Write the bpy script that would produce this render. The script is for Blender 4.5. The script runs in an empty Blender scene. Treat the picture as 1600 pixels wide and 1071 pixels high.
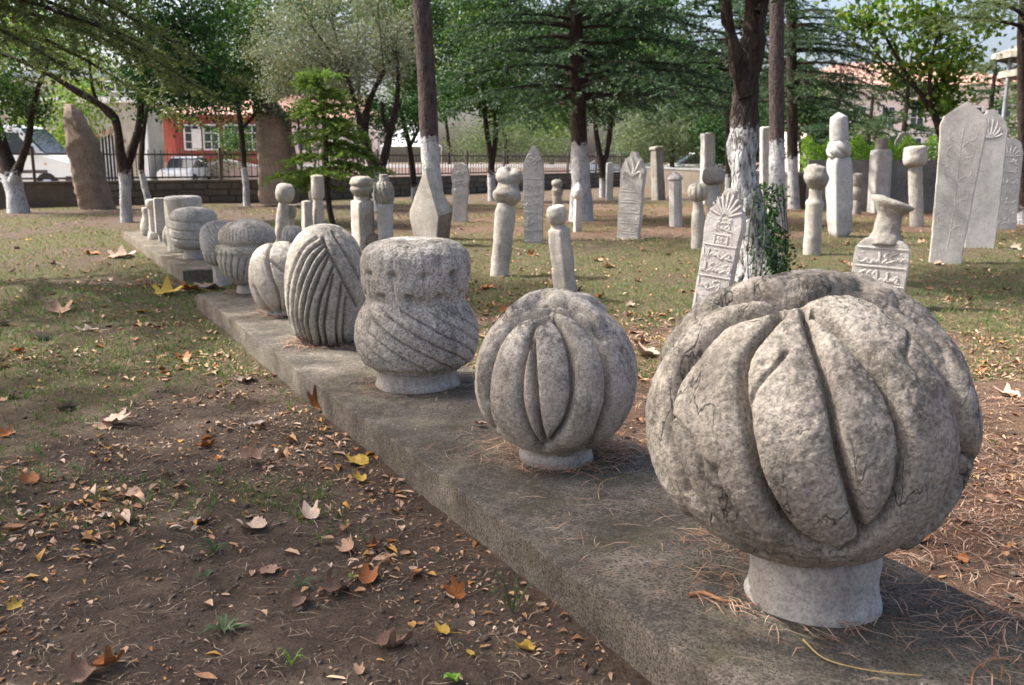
import bpy, bmesh, math
import numpy as np
from mathutils import Matrix, Vector

# ------------------------------------------------------------------ camera, sky, sun, exposure
sc = bpy.context.scene
F_PX, HORIZON, CAM_H = 1450.0, 250.0, 1.17          # focal length in photo pixels, horizon row, eye height
PITCH = math.atan((535.5 - HORIZON) / F_PX)
cam_d = bpy.data.cameras.new('camera'); cam = bpy.data.objects.new('camera', cam_d)
sc.collection.objects.link(cam); sc.camera = cam
cam.location = (0, 0, CAM_H); cam.rotation_euler = (math.radians(90) - PITCH, 0, 0)
cam_d.sensor_width = 36; cam_d.lens = 36 * F_PX / 1600
cam_d.clip_start = 0.05; cam_d.clip_end = 2000
cam_d.dof.use_dof = True; cam_d.dof.focus_distance = 2.9; cam_d.dof.aperture_fstop = 6.3

SUN_EL, SUN_DIR = math.radians(50), (-0.98, 0.20)    # towards the sun: from the left, a little beyond the stones
world = bpy.data.worlds.new('World'); sc.world = world; world.use_nodes = True
wn, wl = world.node_tree.nodes, world.node_tree.links
bg = wn['Background']; sky = wn.new('ShaderNodeTexSky'); sky.sky_type = 'NISHITA'; sky.sun_disc = False
sky.sun_elevation = SUN_EL; sky.sun_rotation = math.atan2(SUN_DIR[0], SUN_DIR[1])
sky.air_density = 0.7; sky.dust_density = 6.0; sky.ozone_density = 0.0
wl.new(sky.outputs[0], bg.inputs[0]); bg.inputs[1].default_value = 0.15
sun_d = bpy.data.lights.new('sun', 'SUN'); sun = bpy.data.objects.new('sun', sun_d); sc.collection.objects.link(sun)
sun_d.energy = 3.4; sun_d.angle = math.radians(1.2); sun_d.color = (1.0, 0.965, 0.91)
_n = math.hypot(*SUN_DIR)
sun.rotation_euler = Vector((SUN_DIR[0] / _n * math.cos(SUN_EL), SUN_DIR[1] / _n * math.cos(SUN_EL), math.sin(SUN_EL))).to_track_quat('Z', 'Y').to_euler()
sc.view_settings.view_transform = 'Standard'; sc.view_settings.look = 'None'
sc.view_settings.exposure = 1.4; sc.view_settings.gamma = 1.0; sc.view_settings.use_curve_mapping = False
sc.cycles.max_bounces = 6; sc.cycles.diffuse_bounces = 3; sc.cycles.transmission_bounces = 4; sc.cycles.transparent_max_bounces = 8
sc.cycles.sample_clamp_indirect = 6.0

# ------------------------------------------------------------------ helpers
rng = np.random.default_rng(7)
FW = np.array([0, math.cos(PITCH), -math.sin(PITCH)]); UP = np.array([0, math.sin(PITCH), math.cos(PITCH)])
CAM = np.array([0, 0, CAM_H])
def ray(x, y): return FW * F_PX + np.array([1.0, 0, 0]) * (x - 800) + UP * (535.5 - y)
def G(x, y, z=0.0):
    r = ray(x, y); return CAM + r * ((z - CAM_H) / r[2])
def at(x, y, Y):
    r = ray(x, y); return r * (Y / r[1]) + CAM
def mpp(P): return float((np.asarray(P) - CAM) @ FW) / F_PX
def proj(P):
    d = np.asarray(P) - CAM; w = d @ FW
    return 800 + d[0] / w * F_PX, 535.5 - (d @ UP) / w * F_PX

def _h(ix, iy, iz, s):
    with np.errstate(over='ignore'):
        h = ix.astype(np.uint32) * np.uint32(374761393) + iy.astype(np.uint32) * np.uint32(668265263) + iz.astype(np.uint32) * np.uint32(2147483647 - 58) + np.uint32(s * 97 + 13)
        h = (h ^ (h >> np.uint32(13))) * np.uint32(1274126177); h = h ^ (h >> np.uint32(16))
    return h.astype(np.float64) / 4294967295.0
def vnoise(P, s=0):
    i = np.floor(P).astype(np.int64); f = P - i; f = f * f * (3 - 2 * f); r = 0
    for a in (0, 1):
        for b in (0, 1):
            for c in (0, 1):
                w = (f[:, 0] if a else 1 - f[:, 0]) * (f[:, 1] if b else 1 - f[:, 1]) * (f[:, 2] if c else 1 - f[:, 2])
                r = r + w * _h(i[:, 0] + a, i[:, 1] + b, i[:, 2] + c, s)
    return r * 2 - 1
def fbm(P, sc_=1.0, o=4, s=0, g=0.5):
    P = np.asarray(P, float) * sc_; r = 0; a = 1; t = 0
    for k in range(o):
        r = r + a * vnoise(P + 17.3 * k, s + k); t += a; a *= g; P = P * 2.03
    return r / t
def fbm2(x, y, sc_=1.0, o=4, s=0): return fbm(np.stack([x, y, np.zeros_like(x)], 1), sc_, o, s)

def link(o, parent=None):
    sc.collection.objects.link(o)
    if parent is not None: o.parent = parent
    return o
def mesh(name, V, Fc, mat=None, parent=None, smooth=False, loc=None):
    """Fc: (n,k) int array or a list of faces."""
    me = bpy.data.meshes.new(name); V = np.ascontiguousarray(V, dtype=np.float32)
    if isinstance(Fc, np.ndarray):
        n, k = Fc.shape
        me.vertices.add(len(V)); me.vertices.foreach_set('co', V.ravel())
        me.loops.add(n * k); me.loops.foreach_set('vertex_index', Fc.astype(np.int32).ravel())
        me.polygons.add(n); me.polygons.foreach_set('loop_start', np.arange(0, n * k, k, dtype=np.int32))
        try: me.polygons.foreach_set('loop_total', np.full(n, k, np.int32))
        except Exception: pass
        me.update(calc_edges=True)
    else:
        me.from_pydata([tuple(map(float, v)) for v in V], [], Fc)
    if smooth: me.polygons.foreach_set('use_smooth', np.ones(len(me.polygons), bool))
    me.update()
    o = bpy.data.objects.new(name, me)
    if mat: me.materials.append(mat)
    if loc is not None: o.location = loc
    return link(o, parent)
def bm_obj(name, bm, mat, parent=None, smooth=False):
    me = bpy.data.meshes.new(name); bmesh.ops.recalc_face_normals(bm, faces=bm.faces); bm.to_mesh(me); bm.free()
    if smooth: me.polygons.foreach_set('use_smooth', np.ones(len(me.polygons), bool))
    me.materials.append(mat); return link(bpy.data.objects.new(name, me), parent)
def tag(o, label=None, cat=None, group=None, kind=None):
    if label: o['label'] = label
    if cat: o['category'] = cat
    if group: o['group'] = group
    if kind: o['kind'] = kind
    return o
def thing(name, label, cat, loc=(0, 0, 0), group=None, rot=None):
    o = bpy.data.objects.new(name, None); o.location = loc; o.empty_display_size = 0.1
    if rot is not None: o.rotation_euler = rot
    link(o); return tag(o, label, cat, group)

def box_bm(bm, x0, x1, y0, y1, z0, z1):
    vs = [bm.verts.new(p) for p in ((x0, y0, z0), (x1, y0, z0), (x1, y1, z0), (x0, y1, z0), (x0, y0, z1), (x1, y0, z1), (x1, y1, z1), (x0, y1, z1))]
    for f in ((0, 3, 2, 1), (4, 5, 6, 7), (0, 1, 5, 4), (1, 2, 6, 5), (2, 3, 7, 6), (3, 0, 4, 7)): bm.faces.new([vs[i] for i in f])
def box(name, x0, x1, y0, y1, z0, z1, mat, parent=None, bev=0.0):
    bm = bmesh.new(); box_bm(bm, x0, x1, y0, y1, z0, z1)
    if bev: bmesh.ops.bevel(bm, geom=bm.edges[:], offset=bev, segments=2, affect='EDGES')
    return bm_obj(name, bm, mat, parent)

def lathe_grid(prof, n, warp=0.0):
    prof = np.array(prof, float); m = len(prof); th = np.linspace(0, 2 * np.pi, n, endpoint=False); th = th - warp * np.sin(th + np.pi / 2)
    R = np.repeat(prof[:, 0], n); Z = np.repeat(prof[:, 1], n); T = np.tile(th, m)
    V = np.stack([R * np.cos(T), R * np.sin(T), Z], 1)
    i = np.arange(m - 1)[:, None] * n; j = np.arange(n)[None]; k = (np.arange(n)[None] + 1) % n
    Fq = np.stack([i + j, i + k, i + n + k, i + n + j], 2).reshape(-1, 4)
    d = np.gradient(prof, axis=0); N2 = np.stack([d[:, 1], -d[:, 0]], 1); N2 /= np.linalg.norm(N2, axis=1)[:, None] + 1e-9
    NR = np.repeat(N2[:, 0], n); NZ = np.repeat(N2[:, 1], n)
    N = np.stack([NR * np.cos(T), NR * np.sin(T), NZ], 1)
    return V, Fq, N, T, Z
def smooth_prof(pts, m):
    """Catmull-Rom resampling of a profile by arc length."""
    p = np.array(pts, float); q = np.vstack([2 * p[0] - p[1], p, 2 * p[-1] - p[-2]]); out = []
    for i in range(len(p) - 1):
        a, b, c, d = q[i:i + 4]; t = np.linspace(0, 1, 24, endpoint=False)[:, None]
        out.append(0.5 * (2 * b + (c - a) * t + (2 * a - 5 * b + 4 * c - d) * t ** 2 + (3 * b - a - 3 * c + d) * t ** 3))
    out = np.vstack(out + [p[-1:]]); s = np.r_[0, np.cumsum(np.linalg.norm(np.diff(out, axis=0), axis=1))]
    u = np.linspace(0, s[-1], m); r = np.stack([np.interp(u, s, out[:, 0]), np.interp(u, s, out[:, 1])], 1)
    r[:, 0] = np.maximum(r[:, 0], 0.0005); return r
def tube_arrays(pts, rad, n=8, jitter=0.0, seed=0):
    P = np.array(pts, float); m = len(P); rad = np.broadcast_to(np.asarray(rad, float), (m,))
    t = np.gradient(P, axis=0); t /= np.linalg.norm(t, axis=1)[:, None] + 1e-9
    ref = np.array([0.0, 1.0, 0.13]) if abs(t[:, 1]).mean() < 0.8 else np.array([1.0, 0, 0.1])
    u = np.cross(t, ref); u /= np.linalg.norm(u, axis=1)[:, None] + 1e-9; v = np.cross(t, u)
    th = np.linspace(0, 2 * np.pi, n, endpoint=False)
    V = P[:, None] + rad[:, None, None] * (u[:, None] * np.cos(th)[None, :, None] + v[:, None] * np.sin(th)[None, :, None])
    V = V.reshape(-1, 3)
    if jitter:
        Nn = V - np.repeat(P, n, axis=0); V = V + Nn * (fbm(V, 1.0 / max(rad.max() * 1.3, 0.02), 3, seed) * jitter)[:, None]
    i = np.arange(m - 1)[:, None] * n; j = np.arange(n)[None]; k = (j + 1) % n
    Fq = np.stack([i + j, i + n + j, i + n + k, i + k], 2).reshape(-1, 4)
    return V, Fq
def dens(pts, m):
    p = np.array(pts, float); return smooth_nd(p, m)
def smooth_nd(p, m):
    q = np.vstack([2 * p[0] - p[1], p, 2 * p[-1] - p[-2]]); out = []
    for i in range(len(p) - 1):
        a, b, c, d = q[i:i + 4]; t = np.linspace(0, 1, 16, endpoint=False)[:, None]
        out.append(0.5 * (2 * b + (c - a) * t + (2 * a - 5 * b + 4 * c - d) * t ** 2 + (3 * b - a - 3 * c + d) * t ** 3))
    out = np.vstack(out + [p[-1:]]); s = np.r_[0, np.cumsum(np.linalg.norm(np.diff(out, axis=0), axis=1))]
    u = np.linspace(0, s[-1], m); return np.stack([np.interp(u, s, out[:, k]) for k in range(p.shape[1])], 1)
class Acc:
    """collects arrays of verts and faces for one part"""
    def __init__(s): s.V, s.F, s.n = [], [], 0
    def add(s, V, Fc): s.V.append(V); s.F.append(Fc + s.n); s.n += len(V)
    def build(s, name, mat, parent=None, smooth=False, off=None):
        V = np.vstack(s.V)
        if off is not None: V = V - np.asarray(off)
        return mesh(name, V, np.vstack(s.F), mat, parent, smooth)

# ------------------------------------------------------------------ materials
def mat_new(name):
    m = bpy.data.materials.new(name); m.use_nodes = True; nt = m.node_tree; return m, nt, nt.nodes, nt.links, nt.nodes['Principled BSDF']
def nd(n, t, **kw):
    x = n.new('ShaderNode' + t)
    for k, v in kw.items():
        if k in x.inputs: x.inputs[k].default_value = v
        else: setattr(x, k, v)
    return x
def ramp(n, l, fac, stops, interp='LINEAR'):
    r = n.new('ShaderNodeValToRGB'); r.color_ramp.interpolation = interp; e = r.color_ramp.elements
    while len(e) < len(stops): e.new(0.5)
    for q, (p, c) in zip(e, stops):
        q.position = p; q.color = (c if len(c) == 4 else (*c, 1)) if not isinstance(c, (int, float)) else (c, c, c, 1)
    l.new(fac, r.inputs[0]); return r.outputs[0]
def mixc(n, l, fac, a, b, mode='MIX'):
    x = n.new('ShaderNodeMix'); x.data_type = 'RGBA'; x.blend_type = mode
    for s, v in ((x.inputs[0], fac), (x.inputs[6], a), (x.inputs[7], b)):
        if isinstance(v, bpy.types.NodeSocket): l.new(v, s)
        else: s.default_value = v if isinstance(v, (int, float)) else (*v, 1)
    return x.outputs[2]
def mth(n, l, op, a, b=None):
    x = n.new('ShaderNodeMath'); x.operation = op
    for s, v in zip(x.inputs, (a, b)):
        if v is None: continue
        if isinstance(v, bpy.types.NodeSocket): l.new(v, s)
        else: s.default_value = v
    return x.outputs[0]
def noise(n, l, vec, scale, detail=5, rough=0.55, dist=0.0):
    x = nd(n, 'TexNoise', Scale=scale, Detail=detail, Roughness=rough, Distortion=dist); l.new(vec, x.inputs['Vector']); return x.outputs['Fac']
def simple(name, col, rough=0.7, metal=0.0, var=0.12, scale=6.0, bump=0.0):
    m, nt, n, l, b = mat_new(name); tc = n.new('ShaderNodeTexCoord')
    f = noise(n, l, tc.outputs['Object'], scale, 6, 0.6)
    c = np.array(col); l.new(ramp(n, l, f, [(0.3, tuple(c * (1 - var))), (0.7, tuple(np.minimum(c * (1 + var), 1)))]), b.inputs['Base Color'])
    b.inputs['Roughness'].default_value = rough; b.inputs['Metallic'].default_value = metal
    if bump:
        bp = nd(n, 'Bump', Strength=bump, Distance=0.01); l.new(noise(n, l, tc.outputs['Object'], scale * 8, 5, 0.6), bp.inputs['Height']); l.new(bp.outputs[0], b.inputs['Normal'])
    return m
def stone_mat(name, light, dark, lichen=0.5, ls=7.0, speck=0.55, k=1.0, bump=0.6, pale=0.25, cracks=0.0, moss=0.0, blot=0.35, streak=0.25, black=(0.055, 0.052, 0.045)):
    m, nt, n, l, b = mat_new(name); tc = n.new('ShaderNodeTexCoord'); oi = n.new('ShaderNodeObjectInfo')
    off = n.new('ShaderNodeVectorMath'); off.operation = 'MULTIPLY_ADD'
    cmb = n.new('ShaderNodeCombineXYZ'); rr = mth(n, l, 'MULTIPLY', oi.outputs['Random'], 37.0)
    l.new(rr, cmb.inputs[0]); l.new(rr, cmb.inputs[2]); ad = n.new('ShaderNodeVectorMath'); ad.operation = 'ADD'
    l.new(tc.outputs['Object'], ad.inputs[0]); l.new(cmb.outputs[0], ad.inputs[1]); v = ad.outputs[0]
    f1 = noise(n, l, v, 3.2 * k, 7, 0.62)
    col = ramp(n, l, f1, [(0.28, dark), (0.5, tuple((np.array(light) + np.array(dark)) / 2)), (0.72, light)])
    f2 = noise(n, l, v, 95 * k, 5, 0.78)
    col = mixc(n, l, speck, col, ramp(n, l, f2, [(0.40, 0.22), (0.49, 0.85), (0.62, 1.3)]), 'MULTIPLY')
    col = mixc(n, l, blot, col, ramp(n, l, noise(n, l, v, 19 * k, 6, 0.7), [(0.36, 0.55), (0.5, 0.95), (0.62, 1.15)]), 'MULTIPLY')
    vo = nd(n, 'TexVoronoi', Scale=150 * k); l.new(v, vo.inputs['Vector'])
    geo = n.new('ShaderNodeNewGeometry'); sep = n.new('ShaderNodeSeparateXYZ'); l.new(geo.outputs['Normal'], sep.inputs[0])
    upf = nd(n, 'MapRange'); upf.inputs[1].default_value = -0.1; upf.inputs[2].default_value = 0.85; upf.inputs[3].default_value = 0.16; upf.inputs[4].default_value = 1.0
    l.new(sep.outputs[2], upf.inputs[0])
    f3 = noise(n, l, v, ls * k, 9, 0.74, 0.4)
    f3b = noise(n, l, v, 38 * k, 6, 0.8)
    lm = mth(n, l, 'MULTIPLY', mth(n, l, 'MULTIPLY', ramp(n, l, f3, [(0.44, 0.0), (0.56, 1.0)]), ramp(n, l, f3b, [(0.42, 0.0), (0.53, 1.0)])), upf.outputs[0])
    col = mixc(n, l, mth(n, l, 'MULTIPLY', lm, lichen), col, black)
    if streak:
        sm = n.new('ShaderNodeMapping'); sm.inputs['Scale'].default_value = (1, 1, 0.22); l.new(v, sm.inputs['Vector'])
        fs = noise(n, l, sm.outputs[0], 9 * k, 8, 0.72, 0.3)
        col = mixc(n, l, mth(n, l, 'MULTIPLY', mth(n, l, 'MULTIPLY', ramp(n, l, fs, [(0.50, 0.0), (0.63, 1.0)]), ramp(n, l, f3b, [(0.38, 0.1), (0.56, 1.0)])), streak), col, (0.085, 0.075, 0.06))
    f4 = noise(n, l, v, 13 * k, 6, 0.7, 0.8)
    col = mixc(n, l, mth(n, l, 'MULTIPLY', ramp(n, l, f4, [(0.58, 0.0), (0.68, 1.0)]), pale), col, tuple(np.minimum(np.array(light) * 1.3, 0.8)))
    if moss:
        f5 = noise(n, l, v, 5 * k, 7, 0.7, 0.3)
        col = mixc(n, l, mth(n, l, 'MULTIPLY', ramp(n, l, f5, [(0.5, 0.0), (0.66, 1.0)]), moss), col, (0.095, 0.09, 0.035))
    h = mth(n, l, 'ADD', mth(n, l, 'MULTIPLY', f2, 0.9), mth(n, l, 'MULTIPLY', vo.outputs['Distance'], 0.35))
    h = mth(n, l, 'ADD', h, mth(n, l, 'MULTIPLY', noise(n, l, v, 26 * k, 6, 0.65), 0.4))
    if cracks:
        mp = n.new('ShaderNodeMapping'); mp.inputs['Scale'].default_value = (1, 1, 0.30); l.new(v, mp.inputs['Vector'])
        nv = nd(n, 'TexNoise', Scale=9.0, Detail=4.0); l.new(mp.outputs[0], nv.inputs['Vector'])
        mv = n.new('ShaderNodeMix'); mv.data_type = 'VECTOR'; mv.inputs[0].default_value = 0.22
        l.new(mp.outputs[0], mv.inputs[4]); l.new(nv.outputs['Color'], mv.inputs[5])
        vc = nd(n, 'TexVoronoi', Scale=9.5); vc.feature = 'DISTANCE_TO_EDGE'; l.new(mv.outputs[1], vc.inputs['Vector'])
        line = ramp(n, l, vc.outputs['Distance'], [(0.0, 1.0), (0.022, 0.0)])
        msk = ramp(n, l, noise(n, l, v, 4.5, 4, 0.6), [(0.47, 0.0), (0.57, 1.0)])
        cr = mth(n, l, 'MULTIPLY', mth(n, l, 'MULTIPLY', line, msk), cracks)
        col = mixc(n, l, cr, col, (0.05, 0.047, 0.042)); h = mth(n, l, 'SUBTRACT', h, mth(n, l, 'MULTIPLY', cr, 1.2))
    l.new(col, b.inputs['Base Color']); b.inputs['Roughness'].default_value = 0.92; b.inputs['Specular IOR Level'].default_value = 0.2
    bp = nd(n, 'Bump', Strength=bump, Distance=0.008 / k); l.new(h, bp.inputs['Height']); l.new(bp.outputs[0], b.inputs['Normal'])
    return m
def leaf_mat(name, cols, trans=0.4, rough=0.55, bright=None):
    m, nt, n, l, b = mat_new(name); g = n.new('ShaderNodeNewGeometry')
    st = [(i / max(len(cols) - 1, 1), c) for i, c in enumerate(cols)]
    col = ramp(n, l, g.outputs['Random Per Island'], st)
    tr = n.new('ShaderNodeBsdfTranslucent'); mx = n.new('ShaderNodeMixShader'); mx.inputs[0].default_value = trans
    l.new(col, b.inputs['Base Color']); b.inputs['Roughness'].default_value = rough; b.inputs['Specular IOR Level'].default_value = 0.25
    l.new(mixc(n, l, 1.0, col, (1.1, 1.25, 0.6), 'MULTIPLY'), tr.inputs[0])
    l.new(b.outputs[0], mx.inputs[1]); l.new(tr.outputs[0], mx.inputs[2]); l.new(mx.outputs[0], n['Material Output'].inputs[0]); return m
def litter_mat(name, cols, rough=0.8, trans=0.0):
    m, nt, n, l, b = mat_new(name); g = n.new('ShaderNodeNewGeometry'); tc = n.new('ShaderNodeTexCoord')
    col = ramp(n, l, g.outputs['Random Per Island'], [(i / (len(cols) - 1), c) for i, c in enumerate(cols)])
    col = mixc(n, l, 0.5, col, ramp(n, l, noise(n, l, tc.outputs['Object'], 60, 4, 0.6), [(0.3, 0.45), (0.7, 1.2)]), 'MULTIPLY')
    l.new(col, b.inputs['Base Color']); b.inputs['Roughness'].default_value = rough; b.inputs['Specular IOR Level'].default_value = 0.2
    return m
def bark_mat(name, c0, c1, white=True, scale=1.0, peel=0.0):
    m, nt, n, l, b = mat_new(name); tc = n.new('ShaderNodeTexCoord'); mp = n.new('ShaderNodeMapping')
    mp.inputs['Scale'].default_value = (1, 1, 0.3); l.new(tc.outputs['Object'], mp.inputs['Vector'])
    f = noise(n, l, mp.outputs[0], 22 * scale, 7, 0.7, 0.5); vo = nd(n, 'TexVoronoi', Scale=26 * scale); vo.feature = 'DISTANCE_TO_EDGE'; l.new(mp.outputs[0], vo.inputs['Vector'])
    col = ramp(n, l, f, [(0.32, c0), (0.7, c1)])
    h = mth(n, l, 'ADD', f, mth(n, l, 'MINIMUM', mth(n, l, 'MULTIPLY', vo.outputs['Distance'], 5.0), 0.6))
    if white:
        at_ = n.new('ShaderNodeAttribute'); at_.attribute_type = 'OBJECT'; at_.attribute_name = 'white_h'
        sp = n.new('ShaderNodeSeparateXYZ'); l.new(tc.outputs['Object'], sp.inputs[0])
        e = mth(n, l, 'SUBTRACT', mth(n, l, 'SUBTRACT', at_.outputs['Fac'], sp.outputs[2]), mth(n, l, 'MULTIPLY', mth(n, l, 'SUBTRACT', noise(n, l, tc.outputs['Object'], 14, 5, 0.7), 0.5), 0.7))
        wm = ramp(n, l, e, [(0.0, 0.0), (0.06, 1.0)])
        worn = ramp(n, l, noise(n, l, mp.outputs[0], 30 * scale, 8, 0.8), [(0.36 + peel, 0.0), (0.47 + peel, 1.0)])
        wm = mth(n, l, 'MULTIPLY', wm, worn)
        wc = ramp(n, l, noise(n, l, tc.outputs['Object'], 5, 5, 0.6), [(0.3, (0.34, 0.34, 0.345)), (0.7, (0.60, 0.595, 0.585))])
        col = mixc(n, l, wm, col, wc)
    l.new(col, b.inputs['Base Color']); b.inputs['Roughness'].default_value = 0.95; b.inputs['Specular IOR Level'].default_value = 0.15
    bp = nd(n, 'Bump', Strength=0.9, Distance=0.02); l.new(h, bp.inputs['Height']); l.new(bp.outputs[0], b.inputs['Normal']); return m

M = {}
M['turban_big'] = stone_mat('turban_big', (0.475, 0.42, 0.35), (0.245, 0.212, 0.173), 1.0, 5.0, 0.6, 1.0, 0.5, 0.2, 1.0, streak=0.9)
M['turban'] = stone_mat('turban', (0.60, 0.545, 0.465), (0.35, 0.31, 0.255), 0.9, 6.0, 0.5, 1.15, 0.45, 0.3, 0.3, streak=0.8)
M['turban_dark'] = stone_mat('turban_dark', (0.66, 0.61, 0.53), (0.35, 0.31, 0.26), 1.0, 4.0, 0.75, 1.0, 0.6, 0.5, 0.0, blot=0.5, streak=0.6)
M['turban_grey'] = stone_mat('turban_grey', (0.56, 0.515, 0.44), (0.33, 0.30, 0.25), 0.7, 9.0, 0.55, 0.7, 0.5, 0.4, 0.0, 0.15)
M['turban_warm'] = stone_mat('turban_warm', (0.62, 0.56, 0.49), (0.40, 0.35, 0.29), 0.6, 3.5, 0.4, 0.9, 0.45, 0.3, 0.4)
M['turban_pale'] = stone_mat('turban_pale', (0.66, 0.625, 0.56), (0.40, 0.37, 0.32), 0.7, 5.0, 0.4, 0.7, 0.5, 0.2)
M['neck'] = stone_mat('neck', (0.55, 0.51, 0.46), (0.33, 0.30, 0.265), 0.5, 8.0, 0.4, 1.0, 0.4, 0.3)
M['marble'] = stone_mat('marble', (0.70, 0.655, 0.60), (0.48, 0.445, 0.405), 0.35, 6.0, 0.3, 0.7, 0.35, 0.2)
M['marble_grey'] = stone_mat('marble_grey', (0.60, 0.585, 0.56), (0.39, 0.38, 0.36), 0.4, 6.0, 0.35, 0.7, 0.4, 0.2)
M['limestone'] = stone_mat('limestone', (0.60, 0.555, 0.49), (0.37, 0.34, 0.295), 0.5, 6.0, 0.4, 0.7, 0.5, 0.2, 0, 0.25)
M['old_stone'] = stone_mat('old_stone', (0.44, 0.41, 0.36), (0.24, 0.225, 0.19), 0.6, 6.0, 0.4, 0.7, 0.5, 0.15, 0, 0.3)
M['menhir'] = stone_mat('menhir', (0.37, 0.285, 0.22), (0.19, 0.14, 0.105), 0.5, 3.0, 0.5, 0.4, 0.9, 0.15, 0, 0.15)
M['concrete'] = stone_mat('concrete', (0.29, 0.252, 0.205), (0.12, 0.10, 0.078), 0.85, 2.2, 1.0, 1.4, 1.0, 0.12, 0, 0.35, blot=0.7)
M['wall_stone'] = stone_mat('wall_stone', (0.20, 0.165, 0.135), (0.10, 0.085, 0.07), 0.5, 2.0, 0.4, 0.3, 0.6, 0.1, 0, 0.2)
M['wall_grey'] = stone_mat('wall_grey', (0.27, 0.27, 0.265), (0.16, 0.16, 0.155), 0.5, 2.0, 0.3, 0.3, 0.4, 0.1, 0, 0.1)
M['bark_dark'] = bark_mat('bark_dark', (0.018, 0.013, 0.011), (0.085, 0.062, 0.052))
M['bark_pine'] = bark_mat('bark_pine', (0.035, 0.027, 0.025), (0.14, 0.108, 0.098), True, 1.0)
M['bark_peel'] = bark_mat('bark_peel', (0.02, 0.015, 0.013), (0.085, 0.067, 0.055), True, 0.7, 0.06)
M['bark_olive'] = bark_mat('bark_olive', (0.04, 0.032, 0.027), (0.15, 0.125, 0.11))
M['leaf_mid'] = leaf_mat('leaf_mid', [(0.018, 0.048, 0.014), (0.035, 0.082, 0.022), (0.06, 0.115, 0.03), (0.11, 0.15, 0.03)], 0.32)
M['leaf_dark'] = leaf_mat('leaf_dark', [(0.012, 0.04, 0.014), (0.025, 0.07, 0.02), (0.05, 0.11, 0.03)], 0.35)
M['leaf_bright'] = leaf_mat('leaf_bright', [(0.045, 0.11, 0.02), (0.09, 0.17, 0.03), (0.14, 0.22, 0.04), (0.23, 0.24, 0.04)], 0.42)
M['leaf_silver'] = leaf_mat('leaf_silver', [(0.12, 0.15, 0.10), (0.20, 0.23, 0.18), (0.30, 0.33, 0.29), (0.16, 0.16, 0.09), (0.24, 0.19, 0.12)], 0.25)
M['leaf_olive'] = leaf_mat('leaf_olive', [(0.05, 0.075, 0.035), (0.09, 0.12, 0.06), (0.14, 0.16, 0.09)], 0.3)
M['needle'] = leaf_mat('needle', [(0.022, 0.05, 0.025), (0.04, 0.08, 0.035), (0.065, 0.11, 0.045)], 0.3)
M['needle_olive'] = leaf_mat('needle_olive', [(0.05, 0.075, 0.03), (0.10, 0.125, 0.05), (0.16, 0.175, 0.08)], 0.4)
M['needle_blue'] = leaf_mat('needle_blue', [(0.024, 0.054, 0.032), (0.045, 0.083, 0.048), (0.075, 0.118, 0.066)], 0.3)
M['needle_young'] = leaf_mat('needle_young', [(0.05, 0.10, 0.03), (0.12, 0.19, 0.045), (0.22, 0.28, 0.06)], 0.4)
M['needle_pale'] = leaf_mat('needle_pale', [(0.07, 0.105, 0.05), (0.115, 0.155, 0.075), (0.165, 0.20, 0.105)], 0.3)
M['hedge'] = leaf_mat('hedge', [(0.13, 0.25, 0.03), (0.22, 0.38, 0.05), (0.34, 0.48, 0.08)], 0.45)
M['grass'] = leaf_mat('grass', [(0.05, 0.11, 0.03), (0.085, 0.165, 0.045), (0.13, 0.21, 0.065), (0.20, 0.22, 0.09)], 0.3)
M['dry_grass'] = leaf_mat('dry_grass', [(0.14, 0.11, 0.055), (0.22, 0.17, 0.095), (0.32, 0.25, 0.15)], 0.2)
M['litter'] = litter_mat('litter', [(0.12, 0.065, 0.035), (0.32, 0.17, 0.085), (0.44, 0.28, 0.18), (0.52, 0.37, 0.26), (0.38, 0.16, 0.05), (0.60, 0.47, 0.36), (0.50, 0.27, 0.06), (0.50, 0.34, 0.24)])
M['pine_litter'] = litter_mat('pine_litter', [(0.16, 0.07, 0.04), (0.32, 0.16, 0.09), (0.46, 0.29, 0.19), (0.55, 0.40, 0.29), (0.14, 0.07, 0.05)])
M['straw'] = litter_mat('straw', [(0.30, 0.23, 0.15), (0.42, 0.34, 0.24), (0.2, 0.14, 0.09)])
M['clod'] = litter_mat('clod', [(0.085, 0.064, 0.05), (0.135, 0.103, 0.08), (0.20, 0.155, 0.12)], 0.95)
M['pebble'] = litter_mat('pebble', [(0.28, 0.26, 0.23), (0.45, 0.42, 0.37), (0.2, 0.17, 0.14)], 0.85)

# ------------------------------------------------------------------ layout of the ground
DV = ray(20, HORIZON); DV[2] = 0; DV /= np.linalg.norm(DV)      # direction of the row of turbans
NV = np.array([DV[1], -DV[0], 0.0])
SLAB_Z = 0.12
def ap(along, perp, z=0.0): return DV * along + NV * perp + np.array([0, 0, z])
def along_perp(x, y): return x * DV[0] + y * DV[1], x * NV[0] + y * NV[1]
def gh(x, y):
    """height of the ground"""
    x = np.asarray(x, float); y = np.asarray(y, float)
    d = np.hypot(x, y - 1)
    big = fbm2(x, y, 0.35, 3, 5) * 0.05
    fine = fbm2(x, y, 6.0, 4, 9) * 0.030 + fbm2(x, y, 24.0, 2, 19) * 0.010
    h = big * np.clip(d / 6, 0.25, 1) + fine * np.clip(1.6 - d / 14, 0.2, 1) - 0.01
    a, p = along_perp(x, y)
    k = np.clip((np.maximum(np.abs(p - 1.6) - 0.45, 0)) / 0.3, 0, 1)
    k = np.where((a > -1) & (a < 16), k, 1.0)
    return h * (0.35 + 0.65 * k) - 0.0
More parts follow.
